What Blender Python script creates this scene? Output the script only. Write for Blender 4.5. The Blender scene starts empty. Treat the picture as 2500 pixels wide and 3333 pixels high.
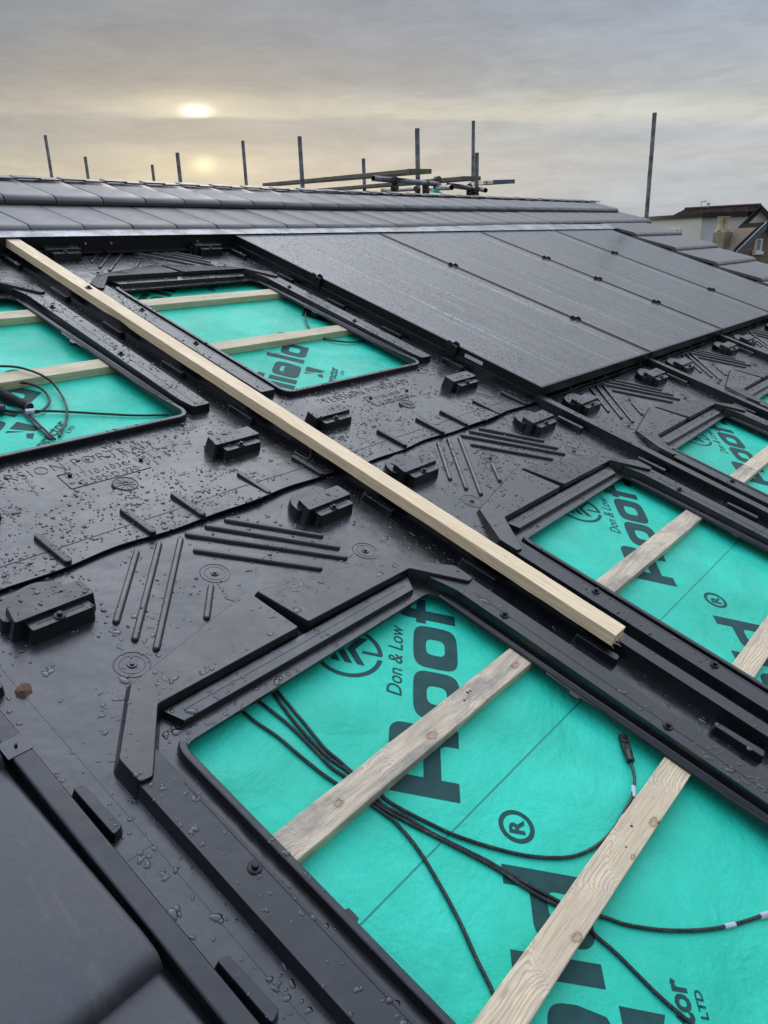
import bpy, bmesh, math, random
from mathutils import Vector, Matrix, noise
import numpy as np
random.seed(7); np.random.seed(7)
C = bpy.context.scene.collection
SC = bpy.context.scene

# ------------------------------------------------------------------ frames
TH = math.radians(19.304)                       # pitch of the roof
MR = Matrix.Rotation(TH, 4, 'X')                # roof frame: u along eaves, v up the slope, w normal
F = 2475.31; PW, PH = 2500.0, 3333.0
RC = Matrix(((0.63412,-0.73899,0.227563),(-0.274967,-0.490574,-0.82688),(0.722693,0.461769,-0.514281)))
CAM = Vector((-0.4858,-0.9485,0.97623))
P = 1.05; Q = 1.785                             # tray pitch across and up the slope

def S(px, py, w=0.0):
    """where the sight line of a measured image point meets the roof layer at height w"""
    d = RC.transposed() @ Vector(((px-1250)/F, (py-1666.5)/F, 1.0))
    t = (w-CAM.z)/d.z
    p = CAM + d*t
    return (p.x, p.y, w)
def FAR(px, py, D):
    """world point at forward distance D along a sight line"""
    d = RC.transposed() @ Vector(((px-1250)/F, (py-1666.5)/F, 1.0))
    return (MR.to_3x3() @ (CAM + d*D))

# ------------------------------------------------------------------ object helpers
def empty(name, loc=(0,0,0), rz=0.0, roof=True):
    o = bpy.data.objects.new(name, None); C.objects.link(o)
    o.empty_display_size = 0.05
    m = Matrix.Translation(loc) @ Matrix.Rotation(rz, 4, 'Z')
    o.matrix_world = (MR @ m) if roof else m
    return o
def tag(o, label=None, cat=None, group=None, kind=None):
    if label: o['label'] = label
    if cat: o['category'] = cat
    if group: o['group'] = group
    if kind: o['kind'] = kind
    elif cat and 'kind' not in o: o['kind'] = 'thing'
    return o
def copy_tree(o, parent=None):
    c = o.copy(); C.objects.link(c)
    if parent: c.parent = parent
    for ch in list(o.children): copy_tree(ch, c)
    return c

class MB:
    def __init__(s): s.bm = bmesh.new()
    def poly(s, pts, mi=0):
        vs = [s.bm.verts.new(p) for p in pts]
        f = s.bm.faces.new(vs); f.material_index = mi; return f
    def slab(s, out, z0, z1, draft=0.0, bottom=False, mi=0):
        """prism over outline `out`; z1 number or function(x,y); walls lean out by draft"""
        n = len(out); b = offset(out, draft) if draft else out
        zt = (lambda x, y: z1) if not callable(z1) else z1
        top = [s.bm.verts.new((x, y, zt(x, y))) for x, y in out]
        bot = [s.bm.verts.new((x, y, z0)) for x, y in b]
        fs = [s.bm.faces.new(top)]
        for i in range(n):
            j = (i+1) % n
            fs.append(s.bm.faces.new((bot[i], bot[j], top[j], top[i])))
        if bottom: fs.append(s.bm.faces.new(bot[::-1]))
        for f in fs: f.material_index = mi
        return fs
    def box(s, x0, x1, y0, y1, z0, z1, mi=0):
        return s.slab([(x0,y0),(x1,y0),(x1,y1),(x0,y1)], z0, z1, bottom=True, mi=mi)
    def ring(s, outer, holes, z0, z1, sides=True, mi=0):
        """flat plate with holes, thickness z0..z1"""
        def fill(z):
            b = bmesh.new(); 
            for lp in [outer]+holes:
                vs = [b.verts.new((x, y, z)) for x, y in lp]
                for i in range(len(vs)): b.edges.new((vs[i], vs[(i+1) % len(vs)]))
            bmesh.ops.triangle_fill(b, use_beauty=True, edges=b.edges[:])
            return b
        b = fill(z1)
        mp = {v: s.bm.verts.new(v.co) for v in b.verts}
        for f in b.faces:
            vs = [mp[v] for v in f.verts]
            if f.normal.z < 0: vs = vs[::-1]
            nf = s.bm.faces.new(vs); nf.material_index = mi
        tops = {}
        for v in mp.values(): tops[(round(v.co.x, 6), round(v.co.y, 6))] = v
        b.free()
        if sides:
            for lp, rev in [(outer, False)]+[(h, True) for h in holes]:
                lp = ccw(lp)
                if rev: lp = lp[::-1]
                bo = [s.bm.verts.new((x, y, z0)) for x, y in lp]
                tp = [tops[(round(x, 6), round(y, 6))] for x, y in lp]
                for i in range(len(lp)):
                    j = (i+1) % len(lp)
                    s.bm.faces.new((bo[i], bo[j], tp[j], tp[i])).material_index = mi
    def tube(s, pts, r, seg=8, caps=True, mi=0, rfun=None):
        pts = [Vector(p) for p in pts]; rings = []
        up = Vector((0, 0, 1))
        for i, p in enumerate(pts):
            t = (pts[min(i+1, len(pts)-1)]-pts[max(i-1, 0)]).normalized()
            a = t.cross(up)
            if a.length < 1e-3: a = t.cross(Vector((1, 0, 0)))
            a.normalize(); b = a.cross(t)
            rr = rfun(i) if rfun else r
            rings.append([s.bm.verts.new(p+(a*math.cos(k*2*math.pi/seg)+b*math.sin(k*2*math.pi/seg))*rr) for k in range(seg)])
        for A, B in zip(rings, rings[1:]):
            for k in range(seg):
                f = s.bm.faces.new((A[k], A[(k+1) % seg], B[(k+1) % seg], B[k])); f.material_index = mi
        if caps:
            s.bm.faces.new(rings[0][::-1]).material_index = mi; s.bm.faces.new(rings[-1]).material_index = mi
    def torus(s, c, R, r, seg=40, z=0.0):
        pts = [(c[0]+R*math.cos(a), c[1]+R*math.sin(a), z) for a in [2*math.pi*i/seg for i in range(seg+1)]]
        s.tube(pts, r, 5, caps=False)
    def bevel(s, w, seg=2, ang=30):
        s.bev = True
        bmesh.ops.remove_doubles(s.bm, verts=s.bm.verts[:], dist=1e-6)
        bmesh.ops.recalc_face_normals(s.bm, faces=s.bm.faces[:])
        es = [e for e in s.bm.edges if len(e.link_faces) == 2 and e.calc_face_angle(0) > math.radians(ang)]
        if es: bmesh.ops.bevel(s.bm, geom=es, offset=w, segments=seg, profile=0.5, affect='EDGES', clamp_overlap=True)
        return s
    def build(s, name, mats, parent=None, smooth=45, recalc=True):
        if recalc: bmesh.ops.recalc_face_normals(s.bm, faces=s.bm.faces[:])
        me = bpy.data.meshes.new(name)
        lim = math.radians(smooth)
        for e in s.bm.edges:
            if len(e.link_faces) == 2 and e.calc_face_angle(0) > lim: e.smooth = False
        for f in s.bm.faces: f.smooth = True
        s.bm.to_mesh(me); s.bm.free()
        if not isinstance(mats, (list, tuple)): mats = [mats]
        for m in mats: me.materials.append(m)
        o = bpy.data.objects.new(name, me); C.objects.link(o)
        if parent: o.parent = parent
        if getattr(s, 'bev', False):
            w = o.modifiers.new('wn', 'WEIGHTED_NORMAL'); w.weight = 100; w.keep_sharp = True
        return o

def ccw(p):
    a = sum(p[i][0]*p[(i+1) % len(p)][1]-p[(i+1) % len(p)][0]*p[i][1] for i in range(len(p)))
    return p if a > 0 else p[::-1]
def offset(poly, d):
    n = len(poly); p = [Vector(q) for q in poly]
    a = sum(p[i].x*p[(i+1) % n].y-p[(i+1) % n].x*p[i].y for i in range(n))
    sgn = 1 if a > 0 else -1; out = []
    for i in range(n):
        e0 = (p[i]-p[i-1]).normalized(); e1 = (p[(i+1) % n]-p[i]).normalized()
        n0 = Vector((e0.y, -e0.x))*sgn; n1 = Vector((e1.y, -e1.x))*sgn
        m = n0+n1; k = m.length_squared
        m = m*(2/k) if k > 0.3 else m.normalized()*1.5
        q = p[i]+m*d; out.append((q.x, q.y))
    return out
def rounded(poly, r, seg=5):
    n = len(poly); out = []
    for i in range(n):
        p = Vector(poly[i]); a = Vector(poly[i-1]); b = Vector(poly[(i+1) % n])
        da = (a-p); db = (b-p); rr = min(r, da.length*.45, db.length*.45)
        A = p+da.normalized()*rr; B = p+db.normalized()*rr
        for k in range(seg+1):
            t = k/seg; q = A*(1-t)**2+p*2*t*(1-t)+B*t*t; out.append((q.x, q.y))
    return out
def capsule(a, b, hw, seg=5):
    a = Vector(a); b = Vector(b); d = (b-a).normalized(); n = Vector((-d.y, d.x)); out = []
    for c, s0 in ((b, -1), (a, 1)):
        for k in range(seg+1):
            t = math.pi*k/seg
            q = c + (n*s0*math.cos(t) + d*(-s0)*math.sin(t))*hw if True else c
            out.append((q.x, q.y))
    return ccw(out)
def spline(pts, n=6):
    pts = [Vector(p) for p in pts]; out = []
    for i in range(len(pts)-1):
        p0 = pts[max(i-1, 0)]; p1 = pts[i]; p2 = pts[i+1]; p3 = pts[min(i+2, len(pts)-1)]
        for k in range(n):
            t = k/n
            out.append(0.5*((2*p1)+(p2-p0)*t+(2*p0-5*p1+4*p2-p3)*t*t+(3*p1-p0-3*p2+p3)*t**3))
    out.append(pts[-1]); return out

# ------------------------------------------------------------------ materials
def new_mat(name, col=(.5,.5,.5), rough=.5, metal=0.0, spec=.5):
    m = bpy.data.materials.new(name); m.use_nodes = True
    b = m.node_tree.nodes['Principled BSDF']
    b.inputs['Base Color'].default_value = (*col, 1); b.inputs['Roughness'].default_value = rough
    b.inputs['Metallic'].default_value = metal; b.inputs['Specular IOR Level'].default_value = spec
    return m, m.node_tree, b
class NT:
    def __init__(s, nt): s.nt = nt; s.co = None
    def n(s, t, **k):
        x = s.nt.nodes.new(t)
        for a, v in k.items():
            if a.startswith('_'): setattr(x, a[1:], v)
            else:
                x.inputs[a.replace('__', ' ')].default_value = v
        return x
    def l(s, a, b): s.nt.links.new(a, b)
    def coord(s, kind='Object', scale=(1,1,1), rot=(0,0,0)):
        tc = s.n('ShaderNodeTexCoord'); mp = s.n('ShaderNodeMapping')
        mp.inputs['Scale'].default_value = scale; mp.inputs['Rotation'].default_value = rot
        s.l(tc.outputs[kind], mp.inputs['Vector']); return mp.outputs['Vector']
    def noise(s, vec, scale, detail=4, rough=.5, dist=0.0):
        x = s.n('ShaderNodeTexNoise'); x.inputs['Scale'].default_value = scale; x.inputs['Detail'].default_value = detail
        x.inputs['Roughness'].default_value = rough; x.inputs['Distortion'].default_value = dist
        s.l(vec, x.inputs['Vector']); return x.outputs['Fac']
    def ramp(s, fac, stops, interp='LINEAR'):
        x = s.n('ShaderNodeValToRGB'); r = x.color_ramp; r.interpolation = interp
        while len(r.elements) < len(stops): r.elements.new(.5)
        for e, (p, c) in zip(r.elements, stops):
            e.position = p; e.color = (*c, 1) if isinstance(c, tuple) else (c, c, c, 1)
        s.l(fac, x.inputs['Fac']); return x.outputs['Color']
    def math(s, op, a, b=None, c=None):
        x = s.n('ShaderNodeMath'); x.operation = op
        for i, v in enumerate((a, b, c)):
            if v is None: continue
            if isinstance(v, (int, float)): x.inputs[i].default_value = v
            else: s.l(v, x.inputs[i])
        return x.outputs[0]
    def mix(s, fac, a, b, blend='MIX'):
        x = s.n('ShaderNodeMix'); x.data_type = 'RGBA'; x.blend_type = blend
        for v, k in ((fac, 0), (a, 6), (b, 7)):
            if isinstance(v, (int, float)): x.inputs[k].default_value = v
            elif isinstance(v, tuple): x.inputs[k].default_value = (*v, 1)
            else: s.l(v, x.inputs[k])
        return x.outputs[2]
    def bump(s, h, strength, dist, prev=None):
        x = s.n('ShaderNodeBump'); x.inputs['Strength'].default_value = strength; x.inputs['Distance'].default_value = dist
        s.l(h, x.inputs['Height'])
        if prev: s.l(prev, x.inputs['Normal'])
        return x.outputs['Normal']

def plastic(name, col, r0, r1, spec=.85):
    m, nt, b = new_mat(name, col, .4, spec=spec)
    g = NT(nt); v = g.coord()
    n1 = g.noise(v, 5, 5, .6); n2 = g.noise(v, 38, 4, .6)
    mixn = g.math('ADD', g.math('MULTIPLY', n1, .65), g.math('MULTIPLY', n2, .35))
    g.l(g.ramp(mixn, [(.35, r0), (.62, r1)]), b.inputs['Roughness'])
    # dusty film and drying marks
    n3 = g.noise(v, 14, 6, .65, .6)
    c = g.mix(g.ramp(n3, [(.42, 0.0), (.75, .38)]), col, tuple(min(1, x*2.0+.012) for x in col))
    sc = g.noise(g.coord(scale=(60, 6, 1)), 9, 3, .6)
    c = g.mix(g.ramp(sc, [(.68, 0.0), (.76, .16)]), c, (.10, .105, .115))
    du = g.noise(v, 330, 2, .5); c = g.mix(g.ramp(du, [(.74, 0.0), (.78, .5)]), c, (.16,.16,.15))
    sf = g.noise(g.coord(scale=(3, 40, 1), rot=(0, 0, .6)), 8, 3, .55); c = g.mix(g.ramp(sf, [(.715, 0.0), (.73, .30)]), c, (.14,.145,.15))
    g.l(c, b.inputs['Base Color'])
    h = g.noise(v, 9, 3, .5); nb = g.bump(h, .35, .012)
    h2 = g.noise(v, 900, 2, .5); nb = g.bump(h2, .12, .0006, nb)
    g.l(nb, b.inputs['Normal'])
    return m
M_PL = plastic('black_moulded_plastic', (.006, .0068, .009), .17, .36)
M_PL2 = plastic('black_moulded_plastic_parts', (.005, .0058, .008), .20, .36, .62)
M_RUB = new_mat('black_cable_sheath', (.012, .013, .015), .38)[0]
def cable_mat():
    m, nt, b = new_mat('printed_cable_sheath', (.012,.013,.015), .36)
    g = NT(nt); n = g.noise(g.coord(), 420, 2, .5)
    g.l(g.mix(g.ramp(n, [(.60, 0.0), (.66, .5)]), (.012,.013,.015), (.22,.22,.22)), b.inputs['Base Color']); return m
M_CAB = cable_mat()
M_SCREW = new_mat('dark_coated_steel', (.03,.03,.033), .3, .7)[0]
M_RIVET = new_mat('bare_rivet', (.6,.6,.6), .35, .6)[0]
M_TAG = new_mat('pale_cable_tie_tag', (.50,.53,.60), .45)[0]

def membrane_mat():
    m, nt, b = new_mat('green_breather_membrane', (.02,.6,.42), .42, spec=.35)
    g = NT(nt); v = g.coord()
    n1 = g.noise(v, 3.2, 5, .6, .5); n2 = g.noise(v, 26, 6, .7); n3 = g.noise(v, 220, 3, .7)
    base = g.mix(g.ramp(n1, [(.35, 0.0), (.66, 1.0)]), (.011,.540,.360), (.034,.750,.535))
    base = g.mix(g.ramp(n2, [(.60, 0.0), (.78, .42)]), base, (.20,.80,.66))
    base = g.mix(g.ramp(n3, [(.35, .22), (.6, 0.0)]), base, (.008,.36,.25))
    w = g.n('ShaderNodeTexWave'); w.wave_type = 'BANDS'; w.bands_direction = 'X'
    w.inputs['Scale'].default_value = 120; w.inputs['Distortion'].default_value = .6; w.inputs['Detail'].default_value = 1
    vr = g.coord(rot=(0, 0, math.radians(38))); g.l(vr, w.inputs['Vector'])
    w2 = g.n('ShaderNodeTexWave'); w2.bands_direction = 'Y'; w2.inputs['Scale'].default_value = 260; g.l(vr, w2.inputs['Vector'])
    ww = g.math('MULTIPLY', w.outputs['Fac'], w2.outputs['Fac'])
    base = g.mix(g.math('MULTIPLY', w.outputs['Fac'], .13), base, (.008,.34,.24))
    g.l(base, b.inputs['Base Color'])
    nb = g.bump(g.noise(v, 6, 5, .6, .4), .5, .030); nb = g.bump(ww, .3, .0006, nb)
    cr = g.noise(v, 32, 6, .75, 1.2); nb = g.bump(cr, .35, .003, nb)
    g.l(nb, b.inputs['Normal'])
    g.l(g.ramp(g.noise(v, 8, 4), [(.35, .30), (.65, .55)]), b.inputs['Roughness'])
    return m
M_MEM = membrane_mat()
def ink_mat():
    m, nt, b = new_mat('dark_green_print', (.012,.06,.055), .6, spec=.25)
    g = NT(nt); v = g.coord()
    w = g.n('ShaderNodeTexWave'); w.inputs['Scale'].default_value = 170; w.inputs['Distortion'].default_value = .5
    g.l(g.coord(rot=(0,0,math.radians(38))), w.inputs['Vector'])
    n = g.noise(v, 30, 5, .7)
    f = g.math('MULTIPLY', w.outputs['Fac'], g.ramp(n, [(.35, .15), (.7, .9)]))
    g.l(g.mix(f, (.010,.048,.048), (.018,.125,.11)), b.inputs['Base Color']); return m
M_INK = ink_mat()

def wood_mat(name, axis, light, dark, grey, greyamt, knots=(), spacing=.0065, holes=()):
    """axis 0: grain along local x; 1: along local y. knots: (x, y, radius) in the object's own frame"""
    m, nt, b = new_mat(name, light, .62)
    g = NT(nt); tc = g.n('ShaderNodeTexCoord'); O = tc.outputs['Object']
    sep = g.n('ShaderNodeSeparateXYZ'); g.l(O, sep.inputs[0]); X, Y, Z = sep.outputs
    al, ac = (X, Y) if axis == 0 else (Y, X)
    nz = g.noise(g.coord(scale=(2.2, 12, 12) if axis == 0 else (12, 2.2, 12)), 2.4, 4, .55, .3)
    gc = g.math('ADD', g.math('ADD', ac, g.math('MULTIPLY', Z, .8)), g.math('MULTIPLY', nz, .030))
    core = None
    for kx, ky, r in knots:
        dx = g.math('DIVIDE', g.math('SUBTRACT', X, kx), 1.35 if axis == 0 else .8); dy = g.math('DIVIDE', g.math('SUBTRACT', Y, ky), .8 if axis == 0 else 1.35)
        d = g.math('SQRT', g.math('ADD', g.math('MULTIPLY', dx, dx), g.math('MULTIPLY', dy, dy)))
        d = g.math('MAXIMUM', g.math('MULTIPLY_ADD', g.math('SUBTRACT', g.noise(O, 60, 4, .7), .5), r*1.5, d), 0.0)
        w = g.math('EXPONENT', g.math('MULTIPLY', g.math('POWER', g.math('DIVIDE', d, 2.6*r), 2.0), -1.0))
        gc = g.math('ADD', g.math('MULTIPLY', gc, g.math('SUBTRACT', 1.0, w)), g.math('MULTIPLY', g.math('MULTIPLY', d, 1.15), w))
        q = g.math('DIVIDE', d, r)
        cr = g.ramp(q, [(0.0, .35), (.40, .45), (.56, .95), (.64, .25), (1.0, 0.0)])
        core = cr if core is None else g.math('MAXIMUM', core, cr)
    ph = g.math('MULTIPLY', gc, 2*math.pi/spacing)
    ring = g.math('MULTIPLY_ADD', g.math('SINE', ph), .5, .5)
    ring = g.math('POWER', ring, 2.2)
    fib = g.noise(g.coord(scale=(5, 190, 190) if axis == 0 else (190, 5, 190)), 2.5, 4, .7)
    big = g.noise(g.coord(scale=(2.0, 9, 9) if axis == 0 else (9, 2.0, 9)), 2.0, 5, .62, .9)
    med = g.noise(O, 45, 5, .7)
    c = g.mix(g.math('MULTIPLY', ring, g.ramp(med, [(.3, .35), (.7, .85)])), light, dark)
    c = g.mix(g.ramp(fib, [(.34, .45), (.55, 0.0)]), c, tuple(x*.5 for x in dark))
    gm = g.math('MULTIPLY', g.ramp(big, [(.44, 0.0), (.60, 1.0)]), greyamt)
    gm = g.math('MULTIPLY', gm, g.ramp(med, [(.30, .55), (.6, 1.0)]))
    c = g.mix(gm, c, grey)
    if core is not None: c = g.mix(core, c, (.22,.10,.045))
    for hx, hy, r in holes:
        dx = g.math('SUBTRACT', X, hx); dy = g.math('SUBTRACT', Y, hy)
        d = g.math('ADD', g.math('SQRT', g.math('ADD', g.math('MULTIPLY', dx, dx), g.math('MULTIPLY', dy, dy))), g.math('MULTIPLY', g.math('SUBTRACT', med, .5), r*1.6))
        c = g.mix(g.ramp(g.math('DIVIDE', d, r), [(.55, 1.0), (.9, 0.0)]), c, (.02,.012,.008))
    g.l(c, b.inputs['Base Color'])
    nb = g.bump(fib, .5, .0010); nb = g.bump(ring, .30, .0008, nb); nb = g.bump(med, .25, .0008, nb)
    g.l(nb, b.inputs['Normal'])
    g.l(g.ramp(big, [(.35, .42), (.65, .72)]), b.inputs['Roughness'])
    return m
def K(px, py, r): p = S(px, py, -.0045); return (p[0], p[1], r)
M_W_NEW = wood_mat('fresh_pine', 1, (.93,.745,.475), (.80,.575,.33), (.70,.53,.32), .25, [], .012, [(.945,.115,.0022),(.918,-.40,.0025),(.930,.55,.002)])
M_W_OLD = wood_mat('weathered_batten_wood', 0, (.76,.63,.45), (.50,.38,.25), (.19,.18,.175), .72, [K(1099,2617,.012),K(1407,2394,.014),K(1679,2164,.013)], .0060, [K(1523,2255,.0045),K(1512,2280,.0035),K(1531,2249,.003)])
M_W_MID = wood_mat('coarse_batten_wood', 0, (.84,.68,.45), (.44,.32,.20), (.42,.37,.31), .42, [K(1879,3050,.012),K(2128,2677,.013),K(2060,2790,.007)], .0062, [K(2152,2681,.008),K(2056,2689,.004),K(2038,2757,.0025)])
M_W_GRN = wood_mat('treated_batten_wood', 0, (.70,.59,.38), (.50,.42,.25), (.44,.39,.25), .45, [(.36,.925,.008),(1.42,1.325,.008),(1.66,.925,.007)], .008)
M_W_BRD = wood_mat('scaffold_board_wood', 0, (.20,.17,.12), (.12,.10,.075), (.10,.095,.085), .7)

def tile_mat():
    m, nt, b = new_mat('smooth_grey_concrete_tile', (.060,.059,.058), .5, spec=.7)
    g = NT(nt); v = g.coord(); 
    oi = g.n('ShaderNodeObjectInfo')
    n = g.noise(v, 6, 5, .6); n2 = g.noise(v, 60, 4, .7); sp = g.noise(v, 260, 2, .5)
    c = g.mix(g.ramp(n, [(.35, 0.0), (.65, 1.0)]), (.054,.053,.053), (.072,.070,.068))
    c = g.mix(g.math('MULTIPLY', oi.outputs['Random'], .35), c, (.084,.080,.077))
    c = g.mix(g.ramp(sp, [(.72, 0.0), (.78, .5)]), c, (.2,.2,.2))
    vl = g.noise(g.coord(), 23, 6, .75); eff = g.ramp(vl, [(.66, 0.0), (.72, .55)])
    c = g.mix(g.math('MULTIPLY', eff, g.math('GREATER_THAN', oi.outputs['Random'], .55)), c, (.30,.30,.29))
    g.l(c, b.inputs['Base Color'])
    g.l(g.ramp(n, [(.3, .36), (.7, .52)]), b.inputs['Roughness'])
    g.l(g.bump(n2, .2, .001), b.inputs['Normal']); return m
M_TILE = tile_mat()
def glass_mat():
    m, nt, b = new_mat('wet_black_solar_glass', (.006,.007,.009), .1, spec=.9)
    g = NT(nt); v = g.coord()
    # runs of water down the slope
    n = g.noise(g.coord(scale=(14, .35, 1)), 2.6, 5, .65, .25)
    n2 = g.noise(v, 2.2, 5, .6, .4)
    st = g.ramp(n, [(.30, .12), (.48, .34), (.55, .14), (.70, .40)])
    g.l(g.mix(g.ramp(n2, [(.35, 0.0), (.65, 1.0)]), st, (.16,.16,.16)), b.inputs['Roughness'])
    vo = g.n('ShaderNodeTexVoronoi'); vo.inputs['Scale'].default_value = 120; g.l(g.coord(scale=(1, .62, 1)), vo.inputs['Vector'])
    sel = g.ramp(vo.outputs['Color'], [(.25, 0.0), (.4, 1.0)])
    dome = g.math('MULTIPLY', g.ramp(vo.outputs['Distance'], [(.06, 1.0), (.34, 0.0)], 'EASE'), sel)
    dens = g.ramp(g.noise(v, 3.5, 5, .65), [(.38, .25), (.62, 1.0)])
    g.l(g.bump(g.math('MULTIPLY', dome, dens), 1.0, .0028), b.inputs['Normal'])
    run = g.noise(g.coord(scale=(13, .10, 1)), 3.1, 3, .5, .10)
    f = g.ramp(run, [(.600, 0.0), (.618, .9), (.640, 0.0)])
    brk = g.ramp(g.noise(v, 60, 3, .6), [(.40, 0.0), (.5, 1.0)])
    film = g.math('MULTIPLY', f, brk)
    # cell grid, barely visible
    c = g.mix(g.ramp(n2, [(.4, 0.0), (.7, 1.0)]), (.006,.007,.009), (.012,.013,.016))
    c = g.mix(film, c, (.42,.44,.46))
    spot = g.math('MULTIPLY', g.ramp(vo.outputs['Distance'], [(.20, 1.0), (.30, 0.0)]), g.math('MULTIPLY', sel, dens))
    g.l(g.math('MULTIPLY_ADD', spot, -.75, .95), b.inputs['Specular IOR Level'])
    g.l(c, b.inputs['Base Color']); return m
M_GLASS = glass_mat()
M_FRAME = new_mat('black_anodised_frame', (.012,.012,.014), .38, .3)[0]
def metal_mat(name, col, r, dark):
    m, nt, b = new_mat(name, col, r, .75)
    g = NT(nt); n = g.noise(g.coord(), 9, 6, .7); n2 = g.noise(g.coord(), 55, 4, .7)
    c = g.mix(g.ramp(n, [(.4, 0.0), (.62, 1.0)]), col, dark)
    c = g.mix(g.ramp(n2, [(.62, 0.0), (.74, .6)]), c, tuple(x*1.5 for x in col))
    g.l(c, b.inputs['Base Color']); g.l(g.ramp(n2, [(.3, r-.1), (.7, r+.2)]), b.inputs['Roughness']); return m
M_GALV = metal_mat('weathered_galvanised_tube', (.30,.31,.33), .5, (.13,.135,.145))
M_COUP = metal_mat('rusty_coupler_steel', (.18,.16,.15), .6, (.09,.055,.035))
M_LEAD = metal_mat('wet_lead_flashing', (.34,.345,.35), .3, (.14,.145,.15))
M_BLK = new_mat('black_painted_metal', (.012,.012,.014), .4)[0]

def noisy(name, c1, c2, scale, rough=.8, bump=.3, bd=.01, detail=6):
    m, nt, b = new_mat(name, c1, rough)
    g = NT(nt); n = g.noise(g.coord(), scale, detail, .65)
    g.l(g.mix(g.ramp(n, [(.35, 0.0), (.65, 1.0)]), c1, c2), b.inputs['Base Color'])
    g.l(g.bump(n, bump, bd), b.inputs['Normal']); return m
M_REND = noisy('cream_render', (.66,.63,.52), (.74,.71,.60), 1.3, .85, .1)
M_RENDG = noisy('pale_grey_render', (.56,.57,.57), (.64,.65,.65), 1.3, .85, .1)
M_DASH = noisy('brown_pebble_dash', (.14,.10,.065), (.26,.205,.145), 22, .95, .6, .03)
M_STONE = noisy('chimney_render', (.20,.165,.11), (.28,.235,.165), 4, .95, .4, .02)
M_POT = noisy('clay_chimney_pot', (.42,.35,.22), (.50,.43,.30), 9, .8, .2)
M_WIN = new_mat('window_glass', (.03,.035,.04), .08)[0]
M_UPVC = new_mat('white_window_frame', (.75,.75,.74), .4)[0]
def rooftile_mat(name, c1, c2, rot):
    m, nt, b = new_mat(name, c1, .9, spec=.1)
    g = NT(nt); v = g.coord()
    w = g.n('ShaderNodeTexBrick'); w.inputs['Scale'].default_value = 3.2
    w.inputs['Color1'].default_value = (*c1, 1); w.inputs['Color2'].default_value = (*c2, 1); w.inputs['Mortar'].default_value = (c1[0]*.35, c1[1]*.35, c1[2]*.35, 1)
    w.inputs['Mortar Size'].default_value = .03; w.inputs['Brick Width'].default_value = .9; w.inputs['Row Height'].default_value = .75
    g.l(g.coord('Generated', scale=(8, 8, 5)), w.inputs['Vector'])
    g.l(w.outputs['Color'], b.inputs['Base Color']); g.l(g.bump(w.outputs['Fac'], .6, .02), b.inputs['Normal']); return m
M_RT1 = rooftile_mat('old_brown_roof_tiles', (.070,.045,.040), (.13,.075,.060), 0)
M_RT2 = rooftile_mat('dark_brown_roof_tiles', (.020,.017,.017), (.038,.030,.029), 0)

# ------------------------------------------------------------------ setting
def ground():
    b = MB(); n = 40; R = 900
    b.poly([(-R,-R,0),(R,-R,0),(R,R,0),(-R,R,0)])
    m = noisy('rough_grass', (.035,.05,.02), (.07,.075,.035), .12, .95, .4, .1)
    o = b.build('ground', m); o.location = (0, 0, -6.2); tag(o, kind='structure')
    b = MB(); b.poly([(-60,13,0),(60,13,0),(60,19,0),(-60,19,0)])
    o = b.build('road', noisy('wet_asphalt', (.04,.04,.042), (.06,.06,.062), 3, .6)); o.location = (0, 0, -6.19); tag(o, kind='structure')
ground()
def walls():
    o = empty('house_walls', (0, 0, 0), roof=False)
    tag(o, 'rendered walls carrying the solar roof, below its eaves', 'house')
    b = MB(); b.box(-2.6, 7.0, -3.2, 7.6, -6.2, -1.25)
    b.build('wall', M_REND, o)
walls()

# membrane over the rafters -----------------------------------------
memb = empty('roofing_membrane', (0, 0, -.030))
tag(memb, 'green printed breather membrane stretched across the roof under the trays', 'roofing membrane')
b = MB(); b.poly([(-.12,-2.4,0),(6.6,-2.4,0),(6.6,2.35,0),(-.12,2.35,0)])
b.build('membrane_sheet', M_MEM, memb)
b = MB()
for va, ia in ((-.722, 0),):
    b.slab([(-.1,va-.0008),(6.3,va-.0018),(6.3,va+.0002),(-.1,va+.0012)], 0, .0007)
b.build('lap_line', new_mat('dark_lap_line', (.008,.22,.17), .6)[0], memb)  # thin dark strip along the membrane lap

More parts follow.
